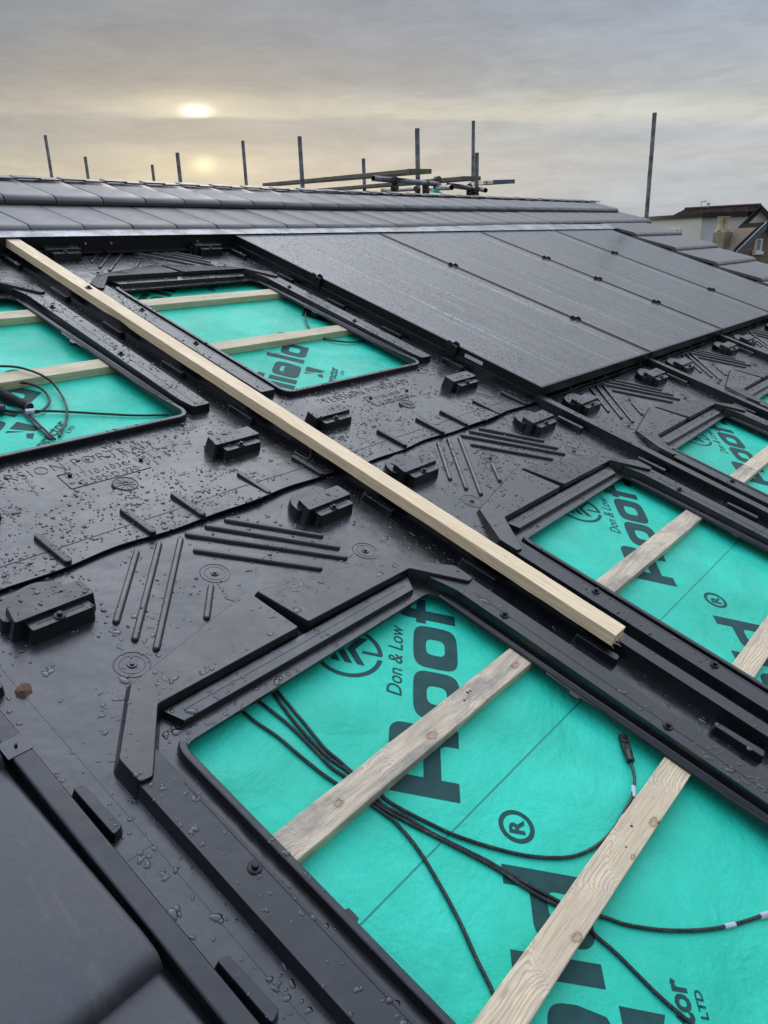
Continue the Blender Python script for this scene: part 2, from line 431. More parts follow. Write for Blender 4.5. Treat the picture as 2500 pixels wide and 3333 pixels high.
# printed words ------------------------------------------------------
def sup(cx, cy, ax, ay, n=4.2, seg=32):
    return [(cx+ax*math.copysign(abs(math.cos(t))**(2/n), math.cos(t)), cy+ay*math.copysign(abs(math.sin(t))**(2/n), math.sin(t))) for t in [2*math.pi*i/seg for i in range(seg)]]
def arc(cx, cy, rx, ry, a0, a1, n=8):
    return [(cx+rx*math.cos(math.radians(a0+(a1-a0)*i/n)), cy+ry*math.sin(math.radians(a0+(a1-a0)*i/n))) for i in range(n+1)]
ink = MB()
ZI = .0006
def G(outer, holes=(), z=ZI): ink.ring(outer, list(holes), z, z, sides=False)
def word():
    # R
    G([(0,0),(.038,0),(.038,.031),(.106,.031),(.113,.022),(.114,-.003),(.152,-.004),(.151,.020),(.143,.040),(.150,.055),(.152,.080)]+arc(.128,.100,.024,.024,0,90,6)+[(0,.124)],
      [[(.038,.062),(.104,.062),(.113,.068),(.113,.086),(.104,.092),(.038,.092)]])
    for x0 in (.170, .305):                                  # o o
        G(sup(x0+.0625,.0345,.0625,.0465), [sup(x0+.0625,.0345,.024,.020,3.4)])
    G([(.450,-.011),(.481,-.011),(.481,.054),(.518,.054),(.518,.074),(.481,.074),(.481,.086),(.490,.094),(.520,.094),(.520,.120),(.478,.120)]+arc(.474,.094,.024,.026,90,180,5)+[(.450,.075),(.438,.075),(.438,.054),(.450,.054)])
    # s
    G([(.532,-.012),(.598,-.012)]+arc(.606,.010,.022,.022,-70,60,6)+[(.600,.044),(.566,.046),(.562,.055),(.622,.056),(.622,.081),(.556,.081)]+arc(.552,.058,.022,.023,100,200,6)+[(.545,.030),(.590,.024),(.594,.014),(.532,.013)])
    G([(.645,-.012),(.678,-.012),(.678,.042),(.686,.052),(.698,.052),(.704,.042),(.704,-.012),(.737,-.012),(.737,.055)]+arc(.711,.057,.026,.024,0,90,5)+[(.678,.081),(.678,.120),(.645,.120)])  # h
    G([(.752,-.012),(.785,-.012),(.785,.081),(.752,.081)]); G([(.752,.096),(.785,.096),(.785,.121),(.752,.121)])
    e = sup(.858,.0345,.060,.0465)
    G([p for p in e if not (p[0] > .87 and -.001 < p[1] < .022)], [[(.832,.044),(.886,.044),(.882,.054),(.872,.058),(.846,.058),(.836,.054)]])
    G([(.945,-.012),(.978,-.012),(.978,.121),(.945,.121)])
    G([(1.108,-.012),(1.108,.121),(1.076,.121),(1.076,.081),(1.030,.081)]+arc(1.022,.055,.027,.026,95,180,5)+arc(1.022,.014,.027,.026,180,265,5),
      [sup(1.052,.0345,.024,.020,3.4)])
def ring_seg(cx, cy, r0, r1, a0, a1, n=40):
    G(arc(cx, cy, r1, r1, a0, a1, n)+arc(cx, cy, r0, r0, a1, a0, n))
def txt(s, size, bold=0.0, shear=0.0, space=1.0, align='LEFT'):
    c = bpy.data.curves.new('t', 'FONT'); c.body = s; c.size = size; c.offset = bold; c.shear = shear
    c.space_character = space; c.align_x = align; c.resolution_u = 3; c.fill_mode = 'FRONT'
    o = bpy.data.objects.new('t', c); C.objects.link(o)
    dg = bpy.context.evaluated_depsgraph_get(); me = bpy.data.meshes.new_from_object(o.evaluated_get(dg))
    bpy.data.objects.remove(o); bpy.data.curves.remove(c)
    return me
def add_txt(mb, s, x, y, size, width=None, rot=0.0, z=ZI, height=None, **k):
    me = txt(s, size, **k); 
    xs = [v.co.x for v in me.vertices]; x0, x1 = min(xs), max(xs)
    sx = width/(x1-x0) if width else 1.0
    vs = [mb.bm.verts.new((x+((v.co.x-x0)*sx)*math.cos(rot)-v.co.y*math.sin(rot), y+((v.co.x-x0)*sx)*math.sin(rot)+v.co.y*math.cos(rot), z)) for v in me.vertices]
    for p in me.polygons:
        try: mb.bm.faces.new([vs[i] for i in p.vertices])
        except ValueError: pass
    bpy.data.meshes.remove(me)
def stamp():
    word()
    # registered mark
    ring_seg(1.180,.088,.0225,.0305,0,359.9,44); add_txt(ink,'R',1.1665,.0755,.036,width=.027,bold=.0012)
    add_txt(ink,'Don & Low',.214,.103,.0425,width=.200,shear=.18,bold=.0002)
    cx, cy, r = .307, .213, .070
    ring_seg(cx, cy, r-.009, r+.0005, -86, 262, 60)
    for k in range(3):                                       # chevrons
        y = .213+k*.0245
        G([(.275,y-.036),(.315,y-.014),(.352,y-.038),(.352,y-.0195),(.314,y+.002),(.275,y-.021)])
    G([(.308,.184),(.3155,.184),(.3155,.1445),(.308,.1445)])
    # triangular A mark and the small words
    e = 1.108-.097-1.108
    def T(x, y): return (x+1.205, y+.177)
    G([T(-.279,-.203),T(-.281,-.269),T(-.306,-.258),T(-.322,-.203)][::-1])
    G([T(-.333,-.203),T(-.318,-.240),T(-.345,-.203)]); G([T(-.326,-.246),T(-.316,-.262),T(-.345,-.270),T(-.345,-.255)])
    add_txt(ink,'proctor',T(-.372,0)[0],T(0,-.3115)[1],.046,width=.143,bold=.0013)
    add_txt(ink,'LTD',T(-.278,0)[0],T(0,-.334)[1],.0165,width=.038,bold=.0004)
stamp()
ink_me = ink
proto_words = ink.build('printed_words', M_INK, memb, recalc=False)
AL = math.radians(38.46); ca, sa = math.cos(AL), math.sin(AL)
stamps = []
for k in range(4): stamps.append((.362+k*1.014, -.700+k*.006))
for k in range(4): stamps.append((.399-1.108*ca+k*1.018, -.902-1.108*sa+k*.003))
for k in range(-1, 1): stamps.append((1.830+k*1.012, 1.020))
for k in range(2): stamps.append((.500-1.108*ca+k*1.026, .862-1.108*sa-k*.004))
for i, (u0, v0) in enumerate(stamps):
    o = proto_words if i == 0 else proto_words.copy()
    if i: C.objects.link(o); o.parent = memb
    o.location = (u0, v0, 0); o.rotation_euler = (0, 0, AL)

# ------------------------------------------------------------------ mounting tray
UC = .395
def mir(p): return [(2*UC-x, y) for x, y in p][::-1]
OPEN = rounded([(.062,-.352),(.735,-.340),(.738,-.60),(.738,-1.00),(.735,-1.255),(.062,-1.255)], .030, 6)
def opening_ring(d): return offset(OPEN, d)
def strip(b, a0, a1, hw, z0, z1): b.slab(capsule(a0, a1, hw), z0, z1, .0015)
def hexscrew(parent, x, y, z, name='screw', s=1.0):
    b = MB()
    b.slab([(x+.0105*s*math.cos(t), y+.0105*s*math.sin(t)) for t in [i*math.pi/10 for i in range(20)]], z, z+.002)
    b.slab([(x+.0095*s*math.cos(t), y+.0095*s*math.sin(t)) for t in [i*math.pi/10 for i in range(20)]], z+.002, z+.0032)
    b.slab([(x+.0052*s*math.cos(t+.3), y+.0052*s*math.sin(t+.3)) for t in [i*math.pi/3 for i in range(6)]], z+.003, z+.0085)
    b.bevel(.0006, 1)
    return b.build(name, M_SCREW, parent)
def make_tray(rail=True, stubs_left=False, lap=True, words=True):
    T = empty('mounting_tray', (0, 0, 0))
    # base
    b = MB()
    outer = [(-.120,-1.487),(.955,-1.487),(.955,.175),(-.120,.175)]
    b.ring(outer, [OPEN], -.0035, 0.0)
    b.slab([(-.0625,-1.40),(-.0615,-1.40),(-.0615,.03),(-.0625,.03)], 0, .0006)
    b.slab([(-.105,-.4605),(-.0625,-.4605),(-.0625,-.4595),(-.105,-.4595)], 0, .0006)
    base = b.build('base_sheet', M_PL, T, smooth=20)
    # ribs
    for a, c in (((.287,.093),(.142,-.059)),((.341,.093),(.143,-.115)),((.388,.084),(.159,-.155)),((.344,-.073),(.281,-.140)),
                 ((.520,.092),(.666,-.064)),((.467,.094),(.667,-.117)),((.412,.091),(.654,-.153)),((.392,.037),(.576,-.150))):
        b = MB(); b.slab(capsule(a, c, .0048), 0, .0075, .0022)
        b.bevel(.0028, 2, 50); b.build('stiffening_rib', M_PL, T)
    # moulded discs
    for c in ((.105,-.163),(.379,-.042),(.718,-.159)):
        b = MB(); b.torus(c, .030, .0011); b.torus(c, .021, .0007)
        b.slab([(c[0]+.008*math.cos(t), c[1]+.008*math.sin(t)) for t in [i*math.pi/6 for i in range(12)]], 0, .0022, .001)
        b.slab([(c[0]+.0035*math.cos(t), c[1]+.0035*math.sin(t)) for t in [i*math.pi/6 for i in range(12)]], 0, .0050, .001)
        b.build('moulded_disc', M_PL, T)
    # hood above the opening
    def hz(u, v):
        t = min(1, max(0, (-.150-v)/.115)); return .004+.042*t if v > -.300 else .046
    def hzl(u, v):
        if v > -.215: return .0015+.010*max(0, (-.13-v))/.09
        return .046
    left = rounded([(.072,-.208),(-.033,-.334),(-.033,-.385),(-.014,-.388),(.070,-.281),(.381,-.279),(.388,-.130)], .004, 2)
    b = MB(); b.slab(left, 0, lambda x, y: .011 if y > -.212 else .031, .007); b.bevel(.0024, 3, 25)
    b.build('deflector_hood', M_PL2, T)
    right = mir(left); right = [(x, y) if y < -.2 or x > .41 else (x, y-.012) for x, y in right]
    b = MB(); b.slab(right, 0, lambda x, y: .014 if y > -.212 else .031, .005); b.bevel(.0024, 3, 25)
    b.build('deflector_hood', M_PL2, T)
    # strip below the hood
    b = MB(); b.slab([(.078,-.287),(.092,-.322),(.688,-.322),(.712,-.287)], 0, .014, .003)
    b.slab([(.11,-.3035),(.68,-.3035),(.68,-.3045),(.11,-.3045)], .014, .0146)
    b.bevel(.0018, 2); b.build('drip_channel', M_PL, T)
    # platforms either side
    for L in (True, False):
        pl = rounded([(-.033,-.375),(-.033,-1.243),(.022,-1.243),(.022,-.345),(.004,-.345)], .007, 3) if L else \
             rounded([(.760,-.385),(.760,-1.19),(.770,-1.243),(.826,-1.243),(.826,-.375),(.80,-.345),(.742,-.318)], .007, 3)
        b = MB(); b.slab(pl, 0, .024, .004); 
        x = .016 if L else .786
        b.slab([(x,-1.236),(x+.0012,-1.236),(x+.0012,-.42),(x,-.42)], .024, .0247)
        b.bevel(.003, 3); pf = b.build('side_rail', M_PL2, T)
        hexscrew(pf, .007 if L else .782, -.586 if L else -.50, .024)
        hexscrew(pf, .007 if L else .782, -.880, .024)
    # rim round the opening
    o1 = offset(OPEN, .013); n = len(OPEN)
    idx = [i for i in range(n) if OPEN[i][1] < -.352]        # leave the top edge plain
    k0 = min(idx); 
    order = sorted(idx)
    # OPEN runs top-left, top-right, bottom-right, bottom-left
    start = next(i for i in range(n) if OPEN[i][1] < -.356 and OPEN[i][0] > .5)
    seq = [(start+j) % n for j in range(n) if OPEN[(start+j) % n][1] < -.356]
    pl = [OPEN[i] for i in seq]+[o1[i] for i in seq[::-1]]
    b = MB(); b.slab(ccw(pl), 0, lambda x, y: .0175 if (x < .6 or y < -1.18) else .0035, .0008); b.bevel(.0032, 3, 40)
    rim = b.build('opening_rim', M_PL2, T)
    # hanging lip under the opening edge
    b = MB(); lo = offset(OPEN, -.0015)
    seqt = list(range(n))
    for i in range(n):
        j = (i+1) % n
        b.poly([(*OPEN[i], 0.0004), (*OPEN[j], 0.0004), (*lo[j], -.006), (*lo[i], -.006)])
    # small notched tabs half way down each side
    for sx, x in ((1, .062), (-1, .735)):
        b.slab([(x,-.640),(x+.006*sx,-.645),(x+.006*sx,-.700),(x+.014*sx,-.703),(x+.014*sx,-.722),(x+.006*sx,-.724),(x,-.775)][::sx], -.003, .0012, bottom=True)
    b.build('opening_lip', M_PL2, T)
    # four mounting blocks
    for (bx, by, lobe) in ((.056,-.021,True),(.745,-.023,True),(.052,-1.474,False),(.742,-1.474,False)):
        g = MB()
        if lobe:
            g.slab(rounded([(bx-.078,by+.036),(bx-.074,by+.070),(bx-.052,by+.096),(bx+.012,by+.110),(bx+.050,by+.092),(bx+.050,by+.036)], .016, 6), 0, .024, .003)
        g.slab(rounded([(bx-.071,by+.014),(bx+.074,by+.014),(bx+.072,by+.060),(bx-.062,by+.060)], .005, 3), 0, .039, .006)
        g.bevel(.0030, 3)
        ub = g.build('mounting_block', M_PL2, T)
        g = MB(); g.slab(rounded([(bx-.053,by-.010),(bx+.060,by-.010),(bx+.060,by+.016),(bx-.053,by+.016)], .005, 3), 0, .030, .004)
        g.slab([(bx-.040,by+.0015),(bx+.048,by+.0015),(bx+.048,by+.0003),(bx-.040,by+.0003)], .030, .0308)
        g.bevel(.0028, 3); st = g.build('screw_step', M_PL2, ub)
        hexscrew(ub, bx, by, .030)
    # stubs along the edge
    for v0 in (0.0,-.316,-.630,-.945,-1.26):
        b = MB(); b.slab(rounded([(.878,v0),(.892,v0+.004),(.900,v0-.095),(.880,v0-.098)], .006, 3), 0, .018, .003); b.bevel(.0028, 2)
        b.build('edge_lug', M_PL2, T)
        if stubs_left:
            b = MB(); b.slab(rounded([(-.102,v0-.013),(-.088,v0-.017),(-.084,v0-.105),(-.100,v0-.110)], .005, 3), 0, .018, .003); b.bevel(.0028, 2)
            b.build('edge_lug', M_PL2, T)
    # raised edge that laps the neighbour
    if rail:
        b = MB(); 
        vt = .185
        b.slab(rounded([(-.124,-1.66),(-.088,-1.66),(-.088,vt),(-.124,vt)], .005, 2), 0, .031, .003)
        b.slab([(-.075,-1.64),(-.0735,-1.64),(-.0735,-.2),(-.075,-.2)], 0, .0008)
        b.bevel(.0045, 3); b.build('side_upstand', M_PL2, T)
    # lower strip that laps the row below, slightly wavy
    b = MB(); nu, nv = 60, 8
    def lz(u, t):
        return .0055+.007*t*max(0, math.sin((u-.05)*4.3))**2+.0035*t*math.sin(u*9+1)+.006*t*math.exp(-((u-.62)/.12)**2)+.006*t*math.exp(-((u-.93)/.10)**2)
    g = [[b.bm.verts.new((-.118+1.070*i/nu, -1.478-(.190+.004*math.sin(i*.21)+.003*math.sin(i*.47+1))*j/nv, lz(-.118+1.070*i/nu, j/nv))) for j in range(nv+1)] for i in range(nu+1)]
    for i in range(nu):
        for j in range(nv): b.bm.faces.new((g[i][j], g[i][j+1], g[i+1][j+1], g[i+1][j]))
    e0 = [g[i][nv] for i in range(nu+1)]
    e1 = [b.bm.verts.new((v.co.x, v.co.y, v.co.z-.0035)) for v in e0]
    for i in range(nu): b.bm.faces.new((e0[i], e1[i], e1[i+1], e0[i+1]))
    t0 = [g[i][0] for i in range(nu+1)]; t1 = [b.bm.verts.new((v.co.x, v.co.y+.002, -.001)) for v in t0]
    for i in range(nu): b.bm.faces.new((t0[i], t0[i+1], t1[i+1], t1[i]))
    lp = b.build('lap_strip', M_PL, T)
    for u in (.150,.340,.470,.665,.850):
        b = MB(); b.slab(capsule((u,-1.565), (u+.006,-1.660), .0078), .004, .0175, .0012)
        b.bevel(.003, 3); b.build('water_bar', M_PL2, lp)
    b = MB()
    for i in range(40):
        ua = -.05+i*.024; 
        b.slab([(ua,-1.6115),(ua+.0242,-1.6112),(ua+.0242,-1.6098),(ua,-1.6101)], .003, lz(ua, .7)+.0009)
    b.build('moulded_line', M_PL2, lp)
    if words:
        b = MB()
        def emb(s, x, y, size, width, bold):
            me = txt(s, size, bold=bold, space=1.1); xs = [v.co.x for v in me.vertices]; x0 = min(xs); sx = width/(max(xs)-x0)
            tv = [b.bm.verts.new((x+(v.co.x-x0)*sx, y+v.co.y,   .0009)) for v in me.vertices]
            ec = {}
            for p in me.polygons:
                try: b.bm.faces.new([tv[i] for i in p.vertices])
                except ValueError: continue
                for q in range(len(p.vertices)):
                    a, c = p.vertices[q], p.vertices[(q+1) % len(p.vertices)]
                    ec.setdefault((min(a, c), max(a, c)), []).append((a, c))
            bv = {}
            for (a, c), l in ec.items():
                if len(l) == 1:
                    for q in (a, c):
                        if q not in bv: bv[q] = b.bm.verts.new((tv[q].co.x, tv[q].co.y, -.0003))
                    try: b.bm.faces.new((tv[c], tv[a], bv[a], bv[c]))
                    except ValueError: pass
            bpy.data.meshes.remove(me)
        emb('www.gseintegration.com', .150, -1.301, .036, .362, -.0011)
        emb('VERSION PORTRAIT', .150, -1.348, .047, .428, -.0017)
        emb('1710-1030', .343, -1.3935, .029, .125, -.0009); emb('G.505-D.530', .330, -1.4235, .029, .150, -.0009)
        for (x0, y0, x1, y1) in ((.302,-1.428,.507,-1.4268),(.302,-1.428,.3033,-1.366),(.302,-1.3662,.335,-1.365)):
            b.slab([(x0,y0),(x1,y0),(x1,y1),(x0,y1)], 0, .0012)
        for c in ((.327,-1.377),(.505,-1.388)):
            b.torus(c, .010, .0007, 20); b.box(c[0]-.0035,c[0]+.0035,c[1]-.0035,c[1]+.0035, 0, .005)
        b.build('embossed_lettering', M_PL2, T, recalc=False)
        b = MB()
        c = (.409,-1.469)
        b.slab([(c[0]+.029*math.cos(t), c[1]+.029*math.sin(t)) for t in [i*math.pi/14 for i in range(28)]], 0, .0065, .002)
        b.torus(c, .027, .0014, 32, .0065); b.torus(c, .006, .0012, 16, .007)
        for k in range(10):
            t = k*math.pi/5; b.slab(capsule((c[0]+.009*math.cos(t), c[1]+.009*math.sin(t)), (c[0]+.022*math.cos(t), c[1]+.022*math.sin(t)), .0007), .0065, .0075)
        b.build('moulded_roundel', M_PL2, T)
        b = MB(); c = (.705,-1.283); b.torus(c, .031, .0011); b.torus(c, .022, .0007)
        b.slab([(c[0]+.004*math.cos(t), c[1]+.004*math.sin(t)) for t in [i*math.pi/6 for i in range(12)]], 0, .005, .001)
        b.build('moulded_disc', M_PL, T)
    return T
GT = 'black mounting trays laid side by side on the roof'
tA = make_tray(rail=False, stubs_left=True)
tB = make_tray(rail=True)
for o in (tA, tB): tag(o, cat='solar mounting tray', group=GT)
tag(tA, 'black plastic mounting tray in the foreground, a plug connector lying in its opening')
def place_tray(o, i, j, label):
    o.matrix_world = MR @ Matrix.Translation((i*P, j*Q, 0)); o['label'] = label
place_tray(tB, 1, 0, 'black plastic mounting tray right of the loose timber batten end, bottom row')
for i, j, lab in ((2,0,'black plastic mounting tray below the joint of the first and second solar panels'),
                  (3,0,'black plastic mounting tray below the joint of the second and third solar panels'),
                  (4,0,'black plastic mounting tray below the last solar panel'),
                  (0,1,'black plastic mounting tray with coiled cables and ribbed conduit in its opening'),
                  (1,1,'black plastic mounting tray between the loose timber and the first solar panel'),
                  (2,1,'black plastic mounting tray under the first solar panel, only its lower lip showing'),
                  (3,1,'black plastic mounting tray under the second solar panel, only its lower lip showing'),
                  (4,1,'black plastic mounting tray under the third solar panel, only its lower lip showing'),
                  (5,1,'black plastic mounting tray under the right edge of the last solar panel'),
                  (5,0,'black plastic mounting tray beyond the last panel, hidden past the right edge')):
    place_tray(copy_tree(tB), i, j, lab)

# side flashing along the left edge of the foreground tray
sf = empty('side_flashing', (0, 0, 0)); tag(sf, 'flat black flashing strip between the big grey tiles and the foreground tray', 'flashing')
b = MB(); b.box(-.140,-.1095,-1.9,.40, .0, .020); b.bevel(.004, 3); b.build('raised_edge', M_PL2, sf)
b = MB(); b.box(-.40,-.060,-1.9,.40,-.024,-.020); b.build('dark_gap_plate', M_BLK, sf)  # black sheet added below the open gap, stands in for its darkness
b = MB(); b.box(-.145,-.1085,-.238,-.205,.0195,.0212); b.build('joint_patch', M_PL, sf); hexscrew(sf, -.126, -.222, .017, s=.5)

# ------------------------------------------------------------------ solar panels
def make_panel():
    T = empty('solar_module', (0, 0, 0))
    L, W = 1.702, 1.034
    b = MB(); b.poly([(.011,.011,.0640),(W-.011,.011,.0640),(W-.011,L-.011,.0640),(.011,L-.011,.0640)]); b.build('glass', M_GLASS, T)
    b = MB(); b.ring([(0,0),(W,0),(W,L),(0,L)], [[(.011,.011),(W-.011,.011),(W-.011,L-.011),(.011,L-.011)]], .028, .0655)
    b.bevel(.0012, 2, 50); b.build('frame', M_FRAME, T)
    return T
p0 = make_panel(); GP = 'solar panels on the roof slope'
tag(p0, cat='solar panel', group=GP)
PU = 1.984
labs = ['wet black solar panel nearest the open trays, with a white label on its left edge',
        'second wet black solar panel from the left', 'third wet black solar panel from the left',
        'wet black solar panel farthest right, beside the stepped grey tiles']
for k in range(4):
    o = p0 if k == 0 else copy_tree(p0)
    o.matrix_world = MR @ Matrix.Translation((PU+k*1.05, .119, 0)); o['label'] = labs[k]
b = MB(); b.poly([(-.0008,0,0),(-.0008,-.085,0),(-.0008,-.085,.014),(-.0008,0,.014)])
lb = b.build('data_label', new_mat('white_label', (.6,.62,.62), .4)[0], p0); lb.location = (0, .345, .038)
def make_clamp():
    T = empty('panel_clamp', (0, 0, 0))
    b = MB(); b.box(-.006,.006,-.022,.022,.020,.0665); b.bevel(.002, 1); b.build('clamp_body', M_BLK, T)
    for dx, dv in ((-.010,.012),(.012,-.006)):
        b = MB(); 
        b.bm.verts.ensure_lookup_table()
        pr = [(-.016,.050),(.016,.050),(.017,.067),(.006,.079),(-.010,.076),(-.016,.067)]
        A = [b.bm.verts.new((dx-.002, y+dv, z)) for y, z in pr]; B = [b.bm.verts.new((dx+.002, y+dv, z)) for y, z in pr]
        b.bm.faces.new(A); b.bm.faces.new(B[::-1])
        for i in range(6): b.bm.faces.new((A[i], B[i], B[(i+1) % 6], A[(i+1) % 6]))
        b.build('clamp_fin', M_BLK, T)
    return T
cl = make_clamp(); tag(cl, cat='panel clamp', group='black clamps along the panel joints')
first = True
for (u, v, lab) in ((1.974,.52,'black winged clamp on the left edge of the nearest panel, lower one'),(1.974,1.27,'black winged clamp on the left edge of the nearest panel, upper one'),
                    (3.026,.525,'lower black clamp on the joint between the first and second panels'),(3.026,1.285,'upper black clamp on the joint between the first and second panels'),
                    (4.076,.528,'lower black clamp on the joint between the second and third panels'),(4.076,.920,'middle black clamp on the joint between the second and third panels'),(4.076,1.295,'upper black clamp on the joint between the second and third panels'),
                    (5.126,.545,'lower black clamp on the joint between the third and last panels'),(5.126,1.300,'upper black clamp on the joint between the third and last panels')):
    o = cl if first else copy_tree(cl); first = False
    o.matrix_world = MR @ Matrix.Translation((u, v, 0)); o['label'] = lab

# top flashing
tf = empty('top_flashing', (0, 0, 0)); tag(tf, 'long metal flashing strip under the lowest tile course above the trays', 'flashing')
b = MB(); b.box(-1.2,6.35,1.826,1.95,.0690,.0710); b.build('cover_strip', M_LEAD, tf)
b = MB(); b.box(-1.2,1.98,1.832,1.843,.010,.069); b.box(1.98,6.35,1.832,1.843,.020,.069); b.build('front_wall', M_BLK, tf)
b = MB(); b.box(-1.2,1.30,1.806,1.832,.0085,.0105); b.box(1.31,1.975,1.802,1.832,.0085,.0115); b.build('bottom_lip', M_BLK, tf)
for px, py in ((253,778),(338,777),(630,778)):
    p = S(px, py, .04); b = MB(); b.tube([(p[0],1.8325,.040),(p[0],1.828,.040)], .0045, 10); b.build('rivet', M_RIVET, tf)

# ------------------------------------------------------------------ flat roof tiles
def tile_mesh(w, L, name='roof_tile', soft=False):
    """tile with its nose at y=0 and its tail at y=L, slightly tilted, rounded nose"""
    b = MB(); t = .018
    prof = []                                      # profile in y,z from the tail over the nose
    prof.append((L, -.028)); prof.append((.030, 0.0))
    for k in range(1, 7):
        a = math.pi/2*k/6; prof.append((.014-.020*math.sin(a)+.014*(1-k/6), -.018+.018*math.cos(a)))
    prof.append((-.004,-.032)); prof.append((.010,-.034)); prof.append((.012,-.024)); prof.append((L,-.050))
    xs = [.0012, .003, .007, w-.0075, w-.0035, w-.0012]
    zs = [-.012, -.0015, 0, 0, -.0015, -.012]
    if soft: xs = [0, .001, .004, w-.004, w-.001, w]; zs = [-.0022, -.0008, 0, 0, -.0008, -.0022]
    rows = [[b.bm.verts.new((x, y, z+(dz if i < len(prof)-2 else 0))) for (i, (y, z)) in enumerate(prof)] for x, dz in zip(xs, zs)]
    m = len(prof)
    for A, B in zip(rows, rows[1:]):
        for i in range(m): b.bm.faces.new((A[i], A[(i+1) % m], B[(i+1) % m], B[i]))
    b.bm.faces.new(rows[0]); b.bm.faces.new(rows[-1][::-1])
    return b.build(name, M_TILE, smooth=50)
TW = .2245
proto = tile_mesh(TW, .405); used = False
proto_soft = None
def put_tile(u, v, w, label, group, rz=0.0, soft=False):
    global used, proto_soft
    if soft:
        if proto_soft is None: proto_soft = o = tile_mesh(TW, .405, soft=True)
        else: o = proto_soft.copy(); C.objects.link(o)
        o.matrix_world = MR @ (Matrix.Translation((u, v, w)) @ Matrix.Rotation(rz, 4, 'Z')); return tag(o, label, 'roof tile', group)
    o = proto if not used else proto.copy()
    if used: C.objects.link(o)
    used = True
    m = Matrix.Translation((u, v, w)) @ Matrix.Rotation(rz, 4, 'Z')
    o.matrix_world = MR @ m
    tag(o, label, 'roof tile', group); return o
rnd = random.Random(3)
def vlow(u): return 1.905+max(0, u-3.0)*.030
def vup(u): return 2.262+max(0, u-3.0)*.020
for k in range(-3, 30):
    u = 1.046+k*TW; v = vlow(u)
    if u+TW > 7.62: break
    if u < 5.9: lab = 'smooth grey roof tile in the lower full course, directly above the flashing strip'
    else: lab = 'smooth grey roof tile at the right end of the lower full course'
    put_tile(u, v+rnd.uniform(-.0015,.0015), .085+rnd.uniform(-.001,.001), lab, 'flat grey tiles in the lower course', rnd.uniform(-.003,.003))
for k in range(-3, 29):
    u = 1.128+k*TW; v = vup(u)
    if u+TW > 7.45: break
    put_tile(u, v+rnd.uniform(-.0015,.0015), .097+rnd.uniform(-.001,.001), 'smooth grey roof tile in the top course under the ridge', 'flat grey tiles in the top course', rnd.uniform(-.003,.003))
# right hand stepped rows
rows = [(1.625,.088,6.29,'first'),(1.252,.088,6.29,'second'),(.880,.088,6.29,'third'),(.505,.088,6.29,'fourth'),(.13,.088,6.29,'fifth'),(-.245,.088,6.29,'sixth')]
for r, (v, w, u0, nm) in enumerate(rows):
    off = (0, .5)[r % 2]
    for k in range(5):
        lab = 'smooth grey tile in the %s step down beside the last solar panel' % nm
        o = put_tile(u0+k*TW, v+.02+rnd.uniform(-.002,.002), w, lab, 'stepped grey tiles, %s row' % nm, rnd.uniform(-.002,.002), soft=True)
# battens and underlay side below the stepped tiles
sb = empty('tile_underlay', (0,0,0)); tag(sb, 'dark underlay edge beneath the stepped grey tiles', 'roof underlay')
b = MB(); b.box(6.30,7.40,-2.3,2.5,-.03,.012); b.build('underlay', M_BLK, sb)
b = MB(); b.box(-2.6,7.6,2.30,2.60,-.06,.045); b.box(-2.6,.9,1.99,2.30,-.03,.03); b.build('ridge_board', M_BLK, sb)
# back slope and ridge: heads of the back slope tiles stand just above the ridge
bs = empty('back_slope', (0, 0, 0)); tag(bs, 'far slope of the tiled roof behind the ridge', 'roof slope')
b = MB()
r0 = MR @ Vector((0, 2.592, .078))
for x0, x1 in ((-2.6, 7.15),):
    y0, z0 = r0.y, r0.z-.012
    b.poly([(x0, y0, z0),(x1, y0, z0),(x1, y0+4.9, z0-1.72),(x0, y0+4.9, z0-1.72)])
    b.poly([(x0, y0, z0-.06),(x1, y0, z0-.06),(x1, y0+4.9, z0-1.78),(x0, y0+4.9, z0-1.78)])
    b.poly([(x0, y0+4.9, z0-1.72),(x1, y0+4.9, z0-1.72),(x1, y0+4.9, z0-1.78),(x0, y0+4.9, z0-1.78)])
o = b.build('slope_surface', M_TILE, bs); o.matrix_world = Matrix.Identity(4); 
rt = None
for k in range(0, 74):
    u = -.35+k*.1123
    if u+.1 > 7.5: break
    if rt is None:
        b = MB(); b.slab(rounded([(0,0),(.121,0),(.121,.060),(0,.060)], .006, 3), 0, .007, .001, bottom=True); b.bevel(.002, 2)
        rt = b.build('ridge_tile_head', M_TILE); o = rt
    else:
        o = rt.copy(); C.objects.link(o)
    vr = 2.565+max(0, u-3.0)*.010
    o.matrix_world = MR @ Matrix.Translation((u, vr, .083+(.0045 if k % 2 else 0)+rnd.uniform(-.001,.001))) @ Matrix.Rotation(-.10, 4, 'X')
    tag(o, 'small dark tile head lapping along the ridge line', 'ridge tile', 'row of tile heads along the ridge')

